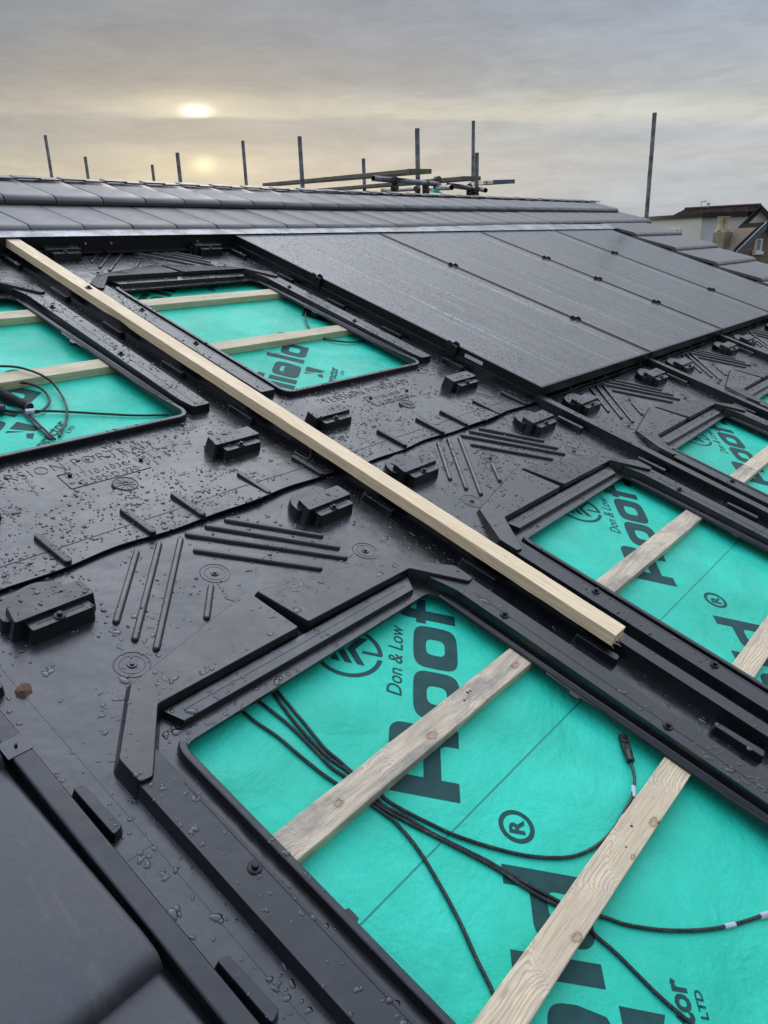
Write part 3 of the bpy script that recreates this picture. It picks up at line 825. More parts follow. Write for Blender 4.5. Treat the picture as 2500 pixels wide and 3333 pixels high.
# big near tiles bottom left
bt = MB()
def near_tile(u0, u1, v0, L, wn, wt, name, label):
    b = MB(); t = .020
    ny = 14; prof = [(L, wt-wn)]
    prof += [(.045, -.0003), (.025, -.0015)]
    for k in range(1, 9):
        a = math.pi/2*k/8; prof.append((.022*(1-math.sin(a)), -.0015-.0245*(1-math.cos(a))))
    prof += [(.002,-.036),(.014,-.038),(.03,-.03),(L, wt-wn-.024)]
    w = u1-u0; xs = [0, .003, .010, w-.012, w-.005, w-.001, w]; zs = [0, 0, 0, 0, -.0008, -.0035, -.008]
    m = len(prof)
    rows = [[b.bm.verts.new((x, y, z+(dz if i < m-3 else 0))) for i, (y, z) in enumerate(prof)] for x, dz in zip(xs, zs)]
    for A, B in zip(rows, rows[1:]):
        for i in range(m): b.bm.faces.new((A[i], A[(i+1) % m], B[(i+1) % m], B[i]))
    b.bm.faces.new(rows[0]); b.bm.faces.new(rows[-1][::-1])
    o = b.build(name, M_TNEAR, smooth=50)
    o.matrix_world = MR @ Matrix.Translation((u0, v0, wn)); tag(o, label, 'roof tile', 'large grey tiles in the bottom left corner'); return o
def tnear():
    m, nt, b = new_mat('close_grey_tile', (.07,.068,.075), .5)
    g = NT(nt); v = g.coord(); n = g.noise(v, 5, 4, .5, .5); sp = g.noise(v, 420, 2, .5); gr = g.noise(v, 90, 6, .75); sm = g.noise(g.coord(scale=(3, 1, 1)), 9, 6, .7, .8)
    c = g.mix(g.ramp(n, [(.35, 0.0), (.65, 1.0)]), (.042,.045,.052), (.068,.064,.071))
    c = g.mix(g.ramp(gr, [(.35, .35), (.6, 0.0)]), c, (.030,.031,.036)); c = g.mix(g.ramp(sm, [(.56, 0.0), (.72, .30)]), c, (.13,.125,.125))
    c = g.mix(g.ramp(sp, [(.74, 0.0), (.8, .6)]), c, (.25,.22,.2))
    g.l(c, b.inputs['Base Color']); g.l(g.ramp(n, [(.3, .30), (.7, .45)]), b.inputs['Roughness'])
    g.l(g.bump(gr, .35, .0012, g.bump(g.noise(v, 500, 3), .25, .0006)), b.inputs['Normal']); return m
M_TNEAR = tnear()
near_tile(-.420,-.148,-.603,.415,.030,.002,'roof_tile','large smooth grey tile in the bottom left corner, upper one with rounded lower edge')
near_tile(-.420,-.150,-.973,.415,.028,.000,'roof_tile','large smooth grey tile peeping out under the rounded tile edge at the bottom')
near_tile(-.420,-.147,-.233,.415,.030,.002,'roof_tile','large smooth grey tile at the left edge above the other near tiles')
near_tile(-.697,-.424,-.603,.415,.030,.002,'roof_tile','grey tile outside the left edge, beside the big rounded tile')
near_tile(-.420,-.147,.137,.415,.030,.002,'roof_tile','grey tile higher up the left verge')

# ------------------------------------------------------------------ battens
def batten(name, u0, u1, v0, v1, zt, h, mat, label, cat, group=None, rz=0.0, seed=0, rough=.0007):
    """wooden bar: top face v0..v1, subdivided and slightly uneven"""
    b = MB(); n = max(8, int((u1-u0)/.02)); rr = random.Random(seed); rings = []
    d = .0012
    prof = [(v0+d,-h),(v0,-h+d),(v0,-d),(v0+d,0),(v1-d,0),(v1,-d),(v1,-h+d),(v1-d,-h)]
    for i in range(n+1):
        u = u0+(u1-u0)*i/n
        rings.append([b.bm.verts.new((u, y+rough*noise.noise(Vector((u*9+seed, y*30, z*30)))*1.6, z+rough*noise.noise(Vector((u*11, y*40+seed, z*30)))*1.2)) for y, z in prof])
    for A, B in zip(rings, rings[1:]):
        for k in range(8): b.bm.faces.new((A[k], A[(k+1) % 8], B[(k+1) % 8], B[k]))
    b.bm.faces.new(rings[0][::-1]); b.bm.faces.new(rings[-1])
    o = b.build(name, mat, smooth=32)
    o.matrix_world = MR @ Matrix.Translation((0, 0, zt)) @ Matrix.Rotation(rz, 4, 'Z')
    tag(o, label, cat, group); return o
GB = 'roofing battens under the tray openings'
batten('roof_batten',-.05,2.385,-.606,-.553,-.0045,.025,M_W_OLD,'grey weathered batten crossing the upper part of the foreground opening','batten',GB,0,1)
batten('roof_batten',2.389,4.6,-.605,-.552,-.0045,.025,M_W_MID,'pale cracked batten in the opening at the right picture edge, beyond the butt joint','batten',GB,0,2)
batten('roof_batten',-.05,4.6,-.957,-.905,-.0045,.025,M_W_MID,'coarse pale batten with knot holes at the bottom right of the foreground opening','batten',GB,0,3)
batten('roof_batten',-.05,4.6,-1.30,-1.25,-.0045,.025,M_W_MID,'batten below the foreground opening','batten',GB,0,6)
batten('roof_batten',-.05,5.9,1.295,1.350,-.0045,.025,M_W_GRN,'upper of two greenish treated battens crossing the openings left of the panels','batten',GB,0,4)
batten('roof_batten',-.05,5.9,.893,.948,-.0045,.025,M_W_GRN,'lower of two greenish treated battens crossing the openings left of the panels','batten',GB,0,5)

# loose timber lying down the slope
def timber():
    a = Vector(S(2005,2069,.062)[:2]); b2 = Vector(S(2037,2039,.062)[:2])
    c = Vector(S(2,767,.062)[:2]); d = Vector(S(40,763,.062)[:2])
    T = empty('loose_timber', (0,0,0)); tag(T, 'long pale new timber batten lying loose down the slope over the tray edges', 'timber')
    b = MB(); n = 120; rings = []; ax = (c-a).normalized(); wd = (b2-a).length; nrm = Vector((ax.y, -ax.x))
    L = (c-a).length+.02; h = .029; e = .0028
    e = .0009
    prof = [(e,-h),(0,-h+e),(0,-e),(e,0),(wd-e,0),(wd,-e),(wd,-h+e),(wd-e,-h)]
    for i in range(n+1):
        t = i/n; p = a+ax*(L*t)
        sag = .0035*math.sin(t*math.pi)
        # flat cut where the edge of the bar was waney
        wane = .0035*math.exp(-((t-.70)/.02)**2)
        ring = []
        for k, (x, z) in enumerate(prof):
            q = p+nrm*(x+(wane if k in (0,1) else 0))
            nz = .0007*noise.noise(Vector((t*40, x*60, z*60)))
            ring.append(b.bm.verts.new((q.x+nz, q.y, .062+z+nz-sag*.3+(wane*.8 if k in (0,1,) else 0))))
        rings.append(ring)
    for A, B in zip(rings, rings[1:]):
        for k in range(8): b.bm.faces.new((A[k], A[(k+1) % 8], B[(k+1) % 8], B[k]))
    b.bm.faces.new(rings[0][::-1]); b.bm.faces.new(rings[-1])
    b.build('timber_bar', M_W_NEW, T, smooth=32)
    # splinters at the sawn end
    b = MB(); rr = random.Random(5)
    for k in range(34):
        x = rr.uniform(0, wd); z = .062-rr.uniform(0, h)*(.35+.65*rr.random()); 
        if rr.random() < .6: z = .062-h*rr.uniform(.75, 1.02)
        q = a+nrm*x+ax*.002; l = rr.uniform(.002, .008) if z > .04 else rr.uniform(.003, .014)
        dr = Vector((-ax.x+rr.uniform(-.5,.5), -ax.y+rr.uniform(-.5,.5), rr.uniform(-.5,.3)))
        b.tube([(q.x, q.y, z), (q.x+dr.x*l*.5, q.y+dr.y*l*.5, z+dr.z*l*.4), (q.x+dr.x*l, q.y+dr.y*l, z+dr.z*l)], .0006, 4, rfun=lambda i: (.0009,.0006,.0001)[i])
    b.build('splinters', M_W_NEW, T)
    s = S(289,937,.062)
    s = hexscrew(T, s[0], s[1], .062, s=1.1)
timber()
for pts, lab in (([(1205,1410,.012),(1228,1427,.016)],'tiny pale splinter'),):
    pass
wire = MB()
wire.tube(spline([S(948,1420,.02), S(968,1426,.012), S(1006,1432,.03), S(1012,1468,.010), S(1005,1493,.010), S(975,1480,.010), S(958,1470,.010)], 5), .0014, 6)
o = wire.build('bent_wire', M_GALV); o.matrix_world = MR; tag(o, 'thin bent wire lying beneath the middle of the loose timber', 'wire')

# ------------------------------------------------------------------ cables
def lift(pts, w0=-.0265, over=()):
    return [S(x, y, w0) for x, y in pts]
def cable(pts, r, label, w=-.0265, name='solar_cable', mat=None, prof=None):
    T = empty(name, (0,0,0)); tag(T, label, 'cable', None)
    q = [S(p[0], p[1], p[2] if len(p) > 2 else w) for p in pts]
    b = MB(); b.tube(spline(q, 7), r, 8); b.build('sheath', mat or M_CAB, T); return T, q
c5 = lambda x, y, *w: (x*.7535, 2150+y*.7535, *w)
c6 = lambda x, y, *w: (1250+x*.7535, 2150+y*.7535, *w)
d6 = lambda x, y, *w: (x*.422, 1050+y*.422, *w)
d5 = lambda x, y, *w: (600+x*.4822, 720+y*.4822, *w)
GC = 'black solar cables in the foreground opening'
T1,_ = cable([c5(940,150),c5(1010,190),c5(1100,262),c5(1200,330),c5(1300,415),c5(1400,495),c5(1500,560),c6(-60,620),c6(0,662),c6(60,710),c6(150,820),c6(250,985),c6(330,1135),c6(400,1290),c6(460,1410),c6(495,1500),c6(520,1600)], .0030,
      'black cable curving down the middle left of the foreground opening, lowest of the bundle')
T2,_ = cable([c5(1020,110),c5(1075,145),c5(1150,200),c5(1250,280),c5(1350,378),c5(1430,460),c5(1500,510),c5(1590,590),c6(0,642),c6(100,698),c6(250,775),c6(400,853),c6(500,910),c6(600,975),c6(700,1035),c6(800,1078),c6(900,1098),c6(960,1112),c6(1050,1142),c6(1200,1164),c6(1350,1165),c6(1480,1148),c6(1600,1113),c6(1720,1070)], .0030,
      'black cable passing under the coarse batten to two grey tags at the right edge')
T3,_ = cable([c5(1100,60),c5(1150,95),c5(1200,168),c5(1270,262),c5(1350,352),c5(1420,420),c5(1500,477),c5(1590,560),c6(0,628),c6(80,668),c6(200,742),c6(350,818),c6(450,868),c6(550,928),c6(650,985),c6(720,1022),c6(800,1070),c6(870,1130),c6(915,1188),c6(1000,1262),c6(1100,1362),c6(1200,1460),c6(1330,1570),c6(1420,1640)], .0030,
      'black cable crossing under the coarse batten toward the small printed word at the bottom')
T4,_ = cable([c5(1110,50),c5(1160,92),c5(1232,172),c5(1312,268),c5(1400,376),c5(1462,430),c5(1540,500),c5(1620,560),c6(20,608),c6(100,655),c6(200,705),c6(300,752),c6(450,803),c6(600,840),c6(720,852),c6(820,845),c6(900,812),c6(960,765,-.022),c6(1005,710,-.020),c6(1040,650,-.018),c6(1070,590,-.016),c6(1083,520,-.018),c6(1075,470,-.020),c6(1066,438,-.0215)], .0030,
      'black cable looping up to the plug connector beside the coarse batten', name='connector_cable')
for t in (T1,T2,T3,T4): t['group'] = GC
def cable_tag(T, a, b_, r=.0042, name='cable_tag'):
    q0 = Vector(S(*a)); q1 = Vector(S(*b_)); m = MB(); m.tube([q0, q0.lerp(q1,.5), q1], r, 8); m.build(name, M_TAG, T)
cable_tag(T4, c6(1077,545,-.017), c6(1079,592,-.016)); cable_tag(T4, c6(1036,672,-.018), c6(1017,700,-.019))
cable_tag(T2, c6(1470,1150,-.0265), c6(1515,1140,-.0265)); cable_tag(T2, c6(1625,1106,-.0265), c6(1665,1092,-.0265), .005)
def connector():
    a = Vector(S(*c6(1066,438,-.0205))); b_ = Vector(S(*c6(1032,322,-.0185)))
    T = empty('plug_connector', (0,0,0)); tag(T, 'black plug connector on the end of the looping cable', 'connector')
    d = (b_-a); L = d.length; d.normalize()
    m = MB(); m.tube([a+d*(L*t) for t in (0,.02,.12,.16,.34,.40)], .005, 12, rfun=lambda i: (.0045,.0075,.0080,.0070,.0085,.0075)[i]); m.build('gland_nut', M_RUB, T)
    n = Vector((-d.y, d.x, 0)).normalized(); up = Vector((0,0,1))
    m = MB()
    def bx(t0, t1, hw, z0, z1, off=0):
        p = [a+d*(L*t0)+n*(off-hw), a+d*(L*t0)+n*(off+hw), a+d*(L*t1)+n*(off+hw), a+d*(L*t1)+n*(off-hw)]
        lo = [m.bm.verts.new(q+up*z0) for q in p]; hi = [m.bm.verts.new(q+up*z1) for q in p]
        m.bm.faces.new(hi); m.bm.faces.new(lo[::-1])
        for i in range(4): m.bm.faces.new((lo[i], lo[(i+1) % 4], hi[(i+1) % 4], hi[i]))
    bx(.38,1.0,.0078,-.007,.003); bx(.42,.60,.0062,.003,.0055,-.001); bx(.66,.80,.0045,.003,.0055,.002); bx(.84,.97,.0060,.003,.0058,0); bx(.60,.9,.0015,.003,.0062,-.005)
    bx(.72,.76,.0085,-.004,.0045)
    m.bevel(.0008, 1); m.build('plug_body', M_RUB, T)
connector()
# left opening
GC2 = 'black cables coiled in the left edge opening'
Ta,_ = cable([d6(-120,345),d6(0,336,.004),d6(150,347,.006),d6(300,395,.004),d6(400,460,-.01),d6(470,550,-.02),d6(510,640,-.018),d6(517,720,-.020),d6(492,800,-.022),d6(455,880,-.024)], .0034,
      'thick black cable making the big outer loop in the left edge opening', mat=M_RUB)
Tb,_ = cable([d6(-100,500),d6(0,480,-.012),d6(100,463,-.012),d6(200,466,-.014),d6(300,500,-.018),d6(360,550,-.020),d6(381,610,-.021),d6(350,658,-.0225),d6(300,688,-.0225),d6(230,697,-.0225),d6(100,688,-.0225),d6(-20,668,-.0225)], .0034,
      'thick black cable making the small inner loop in the left edge opening', mat=M_RUB)
Tc,_ = cable([d6(-40,655,-.0215),d6(80,683,-.0215),d6(265,682,-.019),d6(400,683,-.021),d6(600,692,-.0225),d6(800,704,-.0235),d6(1000,714,-.024),d6(1150,715,-.024),d6(1300,712,-.024)], .0032,
      'black cable running straight right across the left edge opening', mat=M_RUB)
Td,_ = cable([d6(190,700,-.022),d6(240,752,-.023),d6(320,835,-.024),d6(400,900,-.024)], .0030, 'black cable running down from the grey tag, left of a pair')
Te,_ = cable([d6(222,702,-.022),d6(275,760,-.023),d6(355,835,-.024),d6(425,900,-.024)], .0030, 'black cable running down from the grey tag, right of a pair')
for t in (Ta,Tb,Tc,Td,Te): t['group'] = GC2
cable_tag(Tc, d6(197,690,-.018), d6(262,686,-.018), .0085)
def conduit():
    T = empty('ribbed_conduit', (0,0,0)); tag(T, 'black corrugated conduit with cables in the left edge opening', 'conduit')
    q = spline([S(*d6(-160,420,-.014)), S(*d6(-20,520,-.014)), S(*d6(60,572,-.014)), S(*d6(140,612,-.014)), S(*d6(222,655,-.014))], 40)
    b = MB(); b.tube(q, .011, 16, caps=False, rfun=lambda i: .0128 if (i//2) % 2 else .0112); b.build('corrugated_tube', M_RUB, T)
    e = q[-1]; d = (q[-1]-q[-4]).normalized(); b = MB(); b.tube([e-d*.002, e+d*.003], .0132, 16); b.build('end_collar', M_BLK, T)
    q = [Vector(S(*d6(-30,665,-.014))), Vector(S(*d6(15,670,-.014)))]
    b = MB(); b.tube([q[0], q[1], q[1]+(q[1]-q[0])*.4], .013, 16); b.build('end_collar', M_BLK, T)
conduit()
cable([d5(850,560),d5(830,590,-.02),d5(817,640,-.018),d5(828,690,-.02),d5(850,730,-.024),d5(900,770,-.025),d5(955,795,-.024),d5(1050,811,-.022),d5(1150,815,-.022),d5(1260,800,-.024)], .0034,
      'black cable curving under the lower batten in the opening beside the first panel', mat=M_RUB)
o = MB(); o.tube(spline([S(*d5(540,852,-.010)), S(*d5(580,890,-.020)), S(*d5(622,889,-.022)), S(*d5(664,887,-.018))], 5), .0012, 6); o = o.build('bent_wire', M_GALV); o.matrix_world = MR
tag(o, 'thin bent wire poking out below the lower batten in the middle opening', 'wire')

# chip of brown stone
b = MB(); q = S(75,2252,0)
pts = [(-.013,-.004,0),(-.004,-.012,0),(.010,-.010,0),(.015,.002,0),(.004,.010,0),(-.010,.008,0)]
lo = [b.bm.verts.new((x,y,z)) for x,y,z in pts]; hi = [b.bm.verts.new((x*.82+.001,y*.8+.002,.007+.004*math.sin(i*2.1))) for i,(x,y,z) in enumerate(pts)]
top = b.bm.verts.new((.002,.003,.013))
for i in range(6):
    j = (i+1) % 6; b.bm.faces.new((lo[i],lo[j],hi[j],hi[i])); b.bm.faces.new((hi[i],hi[j],top))
b.bm.faces.new(lo[::-1])
o = b.build('stone_chip', noisy('brown_brick_chip', (.11,.052,.030), (.19,.11,.075), 90, .8, .6, .002), smooth=20)
o.matrix_world = MR @ Matrix.Translation((q[0],q[1],0)); tag(o, 'small brown brick chip lying on the foreground tray at the left edge', 'brick chip')

# ------------------------------------------------------------------ scaffolding beyond the ridge
GS = 'grey scaffold standards sticking up behind the ridge'
poles = [(147,440,12,'leftmost grey scaffold pole behind the ridge'),(277,510,12,'short scaffold pole, second from the left'),(495,536,12.5,'shortest scaffold pole, just left of the low sun glow'),
         (577,497,9.5,'scaffold pole directly under the sun'),(790,458,11,'scaffold pole right of the low sun glow'),(975,444,8.6,'tall scaffold pole rising left of the long board'),
         (1183,516,10.2,'short scaffold pole behind the long board'),(1358,418,7.6,'pale thick scaffold pole rising through the long board end'),(1541,393,10.4,'tall thin scaffold pole behind the short one'),
         (1552,497,8.4,'short scaffold pole in front of the tall thin one'),(2131,367,8.4,'tallest scaffold pole, alone at the right end of the roof')]
for px, py, D, lab in poles:
    t = FAR(px, py, D); b = MB(); H = t.z+6.2
    n = 16; R0, R1 = .0242, .0205
    rings = []
    for r, z in ((R0,-H),(R0,0),(R1,0),(R1,-.15)):
        rings.append([b.bm.verts.new((r*math.cos(2*math.pi*k/n), r*math.sin(2*math.pi*k/n), z)) for k in range(n)])
    for A, B in zip(rings, rings[1:]):
        for k in range(n): b.bm.faces.new((A[k], A[(k+1) % n], B[(k+1) % n], B[k]))
    b.bm.faces.new(rings[-1])
    o = b.build('scaffold_pole', M_GALV, smooth=40); o.location = t; tag(o, lab, 'scaffold pole', GS)
def tube_between(a, b_, name, lab, r=.0242, open_end=True):
    a = Vector(a); b_ = Vector(b_); d = (b_-a).normalized(); m = MB()
    s = Vector((0,0,1)); x = d.cross(s).normalized(); y = x.cross(d); n = 18; rings = []
    for p, rr in ((b_, r),(a, r),(a, r*.84),(a+d*.25, r*.84)):
        rings.append([m.bm.verts.new(p+(x*math.cos(2*math.pi*k/n)+y*math.sin(2*math.pi*k/n))*rr) for k in range(n)])
    for A, B in zip(rings, rings[1:]):
        for k in range(n): m.bm.faces.new((A[k], A[(k+1) % n], B[(k+1) % n], B[k]))
    m.bm.faces.new(rings[0]); m.bm.faces.new(rings[-1])
    o = m.build('scaffold_tube', M_GALV, smooth=40); tag(o, lab, 'scaffold tube', 'level scaffold tubes behind the ridge'); return o
z1 = lambda x, y: (1100+x*.3617, 350+y*.3617)
def FZ(x, y, D): return FAR(*z1(x, y), D)
tube_between(FZ(318,637,6.7), FZ(905,690,7.7), 'a', 'grey level scaffold tube with open end under the long board')
tube_between(FZ(1025,718,7.0), FZ(790,728,8.4), 'b', 'short scaffold tube with open end beside the green scrap')
tube_between(FZ(990,697,7.9), FZ(1200,727,8.3), 'c', 'scaffold tube leading to the couplers under the short board')
tube_between(FZ(1330,745,8.3), FZ(1190,715,8.9), 'd', 'stubby scaffold tube right of the couplers')
tube_between(FZ(700,728,7.8), FZ(400,748,9.5), 'e', 'lowest scaffold tube lying just above the ridge')
tube_between(FZ(900,655,7.8), FZ(860,640,7.5), 'f', 'short upturned scaffold tube in the middle of the joint') if False else None
def board(near, far, lab, w=.225, h=.038, col=None, dirw=None):
    near = Vector(near); far = Vector(far); d = (far-near); L = d.length; d.normalize()
    s = d.cross(Vector((0,0,1))).normalized(); up = s.cross(d)
    T = empty('scaffold_board', near, roof=False); M = Matrix((d, s, up)).transposed().to_4x4(); M.translation = near
    T.matrix_world = M; tag(T, lab, 'scaffold board', 'scaffold boards behind the ridge')
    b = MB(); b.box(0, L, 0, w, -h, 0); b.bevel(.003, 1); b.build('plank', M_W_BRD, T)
    b = MB(); b.box(-.0012, .035, -.0012, w+.0012, -h-.0012, .0012); b.bevel(.001, 1)
    b.build('end_band', col or M_BGRN, T); 
    return T
M_BGRN = noisy('green_painted_band', (.16,.20,.08), (.08,.10,.06), 30, .7)
M_BBLU = noisy('blue_grey_band', (.16,.20,.24), (.10,.11,.12), 30, .6)
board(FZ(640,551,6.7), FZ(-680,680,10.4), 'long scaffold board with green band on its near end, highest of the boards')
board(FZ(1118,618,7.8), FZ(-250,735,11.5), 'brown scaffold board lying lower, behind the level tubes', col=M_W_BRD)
board(FZ(1400,652,7.9), FZ(1180,672,9.2), 'short grey scaffold board resting at the right of the joint', col=M_BBLU)
def coupler(x, y, D, lab, rz=0, s=1.0):
    p = FZ(x, y, D); T = empty('scaffold_coupler', p, roof=False); T.rotation_euler = (0, 0, rz); tag(T, lab, 'scaffold coupler', 'rusty couplers on the scaffold joint')
    b = MB(); b.tube([(-.028*s,0,0),(.028*s,0,0)], .034*s, 14); b.build('clamp_ring', M_COUP, T)
    b = MB(); b.tube([(0,-.028*s,-.062*s),(0,.028*s,-.062*s)], .034*s, 14); b.build('clamp_ring', M_COUP, T)
    b = MB(); b.tube([(.02*s,.03*s,.0),(.02*s,.03*s,-.10*s)], .008*s, 8); b.box(.006*s,.034*s,.018*s,.042*s,-.115*s,-.095*s); b.build('bolt', M_COUP, T)
coupler(510,655,7.0,'dark coupler with hanging bolt under the long board',.3)
coupler(795,690,7.5,'rusty coupler where the pale pole meets the level tube',.8)
coupler(895,650,7.7,'grey coupler standing highest at the middle joint',1.2)
coupler(1185,715,8.3,'coupler at the foot of the short pole, left one',.5)
coupler(1240,742,8.3,'black coupler at the foot of the short pole, right one',1.0)
coupler(715,738,7.6,'small coupler at the base of the pale pole',.2,.8)
b = MB()
q0 = FZ(875,768,7.2); q1 = FZ(945,772,7.2); q2 = FZ(860,728,7.25); q3 = FZ(905,745,7.15); q4 = FZ(825,762,7.2)
for A, B, Cc in ((q4,q2,q0),(q0,q2,q3),(q0,q3,q1)): b.poly([A, B, Cc])
bmesh.ops.solidify(b.bm, geom=b.bm.faces[:], thickness=.002)
o = b.build('membrane_scrap', M_MEM, smooth=20); tag(o, 'small green scrap of membrane sticking up behind the ridge', 'membrane scrap')

# ------------------------------------------------------------------ neighbouring houses
def prism(b, pts, dz):
    pass
def quad_wall(b, p0, p1, zt0, zt1, zb=-6.2):
    b.poly([(p0.x,p0.y,zb),(p1.x,p1.y,zb),(p1.x,p1.y,zt1),(p0.x,p0.y,zt0)])
z2 = lambda x, y: (2000+x*.3014, 600+y*.3014)
def FH(x, y, D): return FAR(*z2(x, y), D)
campos0 = MR.to_3x3() @ CAM
def F3(x, y, D): return FAR(2080+x*.2532, 620+y*.2532, D)
def solid(b, face, vec):
    A = [b.bm.verts.new(p) for p in face]; B = [b.bm.verts.new(p+vec) for p in face]; n = len(face)
    b.bm.faces.new(A); b.bm.faces.new(B[::-1])
    for i in range(n): b.bm.faces.new((A[i], B[i], B[(i+1) % n], A[(i+1) % n]))
def house1():
    T = empty('cream_house', (0,0,0), roof=False); tag(T, 'cream rendered house with black parapet and brown tiled roof behind the scaffold pole', 'house')
    zb = -6.2; cz = campos0.z
    A = F3(110,385,28.5); Cn = F3(815,345,26.0); E = F3(1400,325,25.9)
    zf = (A.z+Cn.z+E.z)/3
    A = A+(A-Cn)*.6
    flat = lambda p, z: Vector((p.x, p.y, z))
    away = Vector((1, .33, 0)).normalized()
    b = MB(); solid(b, [flat(A,zb), flat(Cn,zb), flat(Cn,zf+.05), flat(A,zf+.05)], away*5); b.build('wall', M_REND, T)
    b = MB(); solid(b, [flat(Cn,zb)+away*.02, flat(E,zb), flat(E,zf+.05), flat(Cn,zf+.05)+away*.02], away*5); b.build('wall', M_RENDG, T)
    zt = cz+.655
    b = MB(); solid(b, [flat(A,zf)-away*.12, flat(Cn,zf)-away*.12, flat(Cn,zt)-away*.12, flat(A,zt)-away*.12], away*.5); b.build('fascia', M_BLK, T)
    b = MB(); solid(b, [flat(Cn,zf-.03)-away*.15, flat(E,zf-.03)-away*.15, flat(E,zt+.02)-away*.15, flat(Cn,zt+.02)-away*.15], away*.5); b.build('fascia', M_BLK, T)
    lb, rb, pk, lt = F3(440,315,27.3), F3(1470,265,25.9), F3(1567,187,25.75), F3(590,240,27.4)
    b = MB(); b.poly([lb, rb, pk, lt]); bk = away*2.2+Vector((0,0,-.5)); b.poly([lt, pk, pk+bk, lt+bk]); b.poly([lb, lt, lt+bk])
    bmesh.ops.solidify(b.bm, geom=b.bm.faces[:], thickness=-.06); rf = b.build('roof', M_RT1, T)
    b = MB(); b.tube([lt+Vector((0,0,.01)), pk+Vector((0,0,.01))], .05, 8); b.build('ridge_cap', M_RT1, rf)
    gl, gp, gr = F3(1205,548,25.2), F3(1567,190,25.5), F3(1800,430,25.5)
    dn_ = Vector((0,0,-.12))
    b = MB(); solid(b, [gl+dn_, flat(gl,zb), flat(gr,zb), gr+dn_, gp+dn_], away*3); b.build('wall', M_REND, T)
    for p, q in ((gl, gp), (gp, gr)):
        b = MB(); o_ = away*-.18; solid(b, [p+o_+Vector((0,0,-.20)), q+o_+Vector((0,0,-.20)), q+o_+Vector((0,0,.02)), p+o_+Vector((0,0,.02))], away*.16); b.build('barge_board', M_BLK, T)
    # window in the cream wall
    dn = (Cn-A); dn.z = 0; dn.normalize(); nn = Vector((dn.y, -dn.x, 0)); nn = nn if nn.dot(away) < 0 else -nn
    def onw(x, y):
        d = F3(x, y, 1)-campos0; t = (Vector((A.x,A.y,0))-Vector((campos0.x,campos0.y,0))).dot(nn)/Vector((d.x,d.y,0)).dot(nn); return campos0+d*t
    w0, w1, wm = onw(365,488), onw(545,481), onw(440,484); top = w1.z; bot = top-1.0
    b = MB()
    for p, q, z0, z1_ in ((w0,w1,top-.06,top),(w0,w1,bot,bot+.06),(w0,w0+dn*.05,bot+.06,top-.06),(w1-dn*.08,w1,bot+.06,top-.06),(wm,wm+dn*.08,bot+.06,top-.06)):
        solid(b, [flat(p,z0)+nn*.04, flat(q,z0)+nn*.04, flat(q,z1_)+nn*.04, flat(p,z1_)+nn*.04], -nn*.05)
    wf = b.build('window', M_UPVC, T)
    b = MB(); solid(b, [flat(w0,bot+.03)+nn*.015, flat(w1,bot+.03)+nn*.015, flat(w1,top-.03)+nn*.015, flat(w0,top-.03)+nn*.015], -nn*.02); b.build('pane', M_WIN, wf)
    # aerials
    for x, y0, y1, D, kind in ((931,258,185,26.6,0),(1010,252,225,26.4,1)):
        p0_ = FH(x,y0+4,D); p1_ = FH(x,y1,D); m = Vector((0,0,1))
        A = empty('tv_aerial', p0_, roof=False); tag(A, ('thin tv aerial with one arm on the brown ridge','small square tv aerial on the brown ridge')[kind], 'aerial')
        b = MB(); h = p1_.z-p0_.z; b.tube([(0,0,0),(0,0,h)], .012, 6); b.build('mast', M_GALV, A)
        b = MB(); r = (FH(x+50,y1,D)-FH(x,y1,D)); r.z = 0
        if kind == 0: b.tube([(0,0,h-.02),(r.x,r.y,h-.0)], .013, 6); b.tube([(r.x*.96,r.y*.96,h-.05),(r.x*.96,r.y*.96,h+.05)], .01, 5)
        else:
            for q in (.1,.35,.6): b.tube([(-r.x*.3,-r.y*.3,h*q+.1),(r.x*.4,r.y*.4,h*q+.1)], .01, 5)
            b.tube([(-r.x*.3,-r.y*.3,h*.3),(-r.x*.3,-r.y*.3,h)], .01, 5)
        b.build('arm', M_GALV, A)
house1()
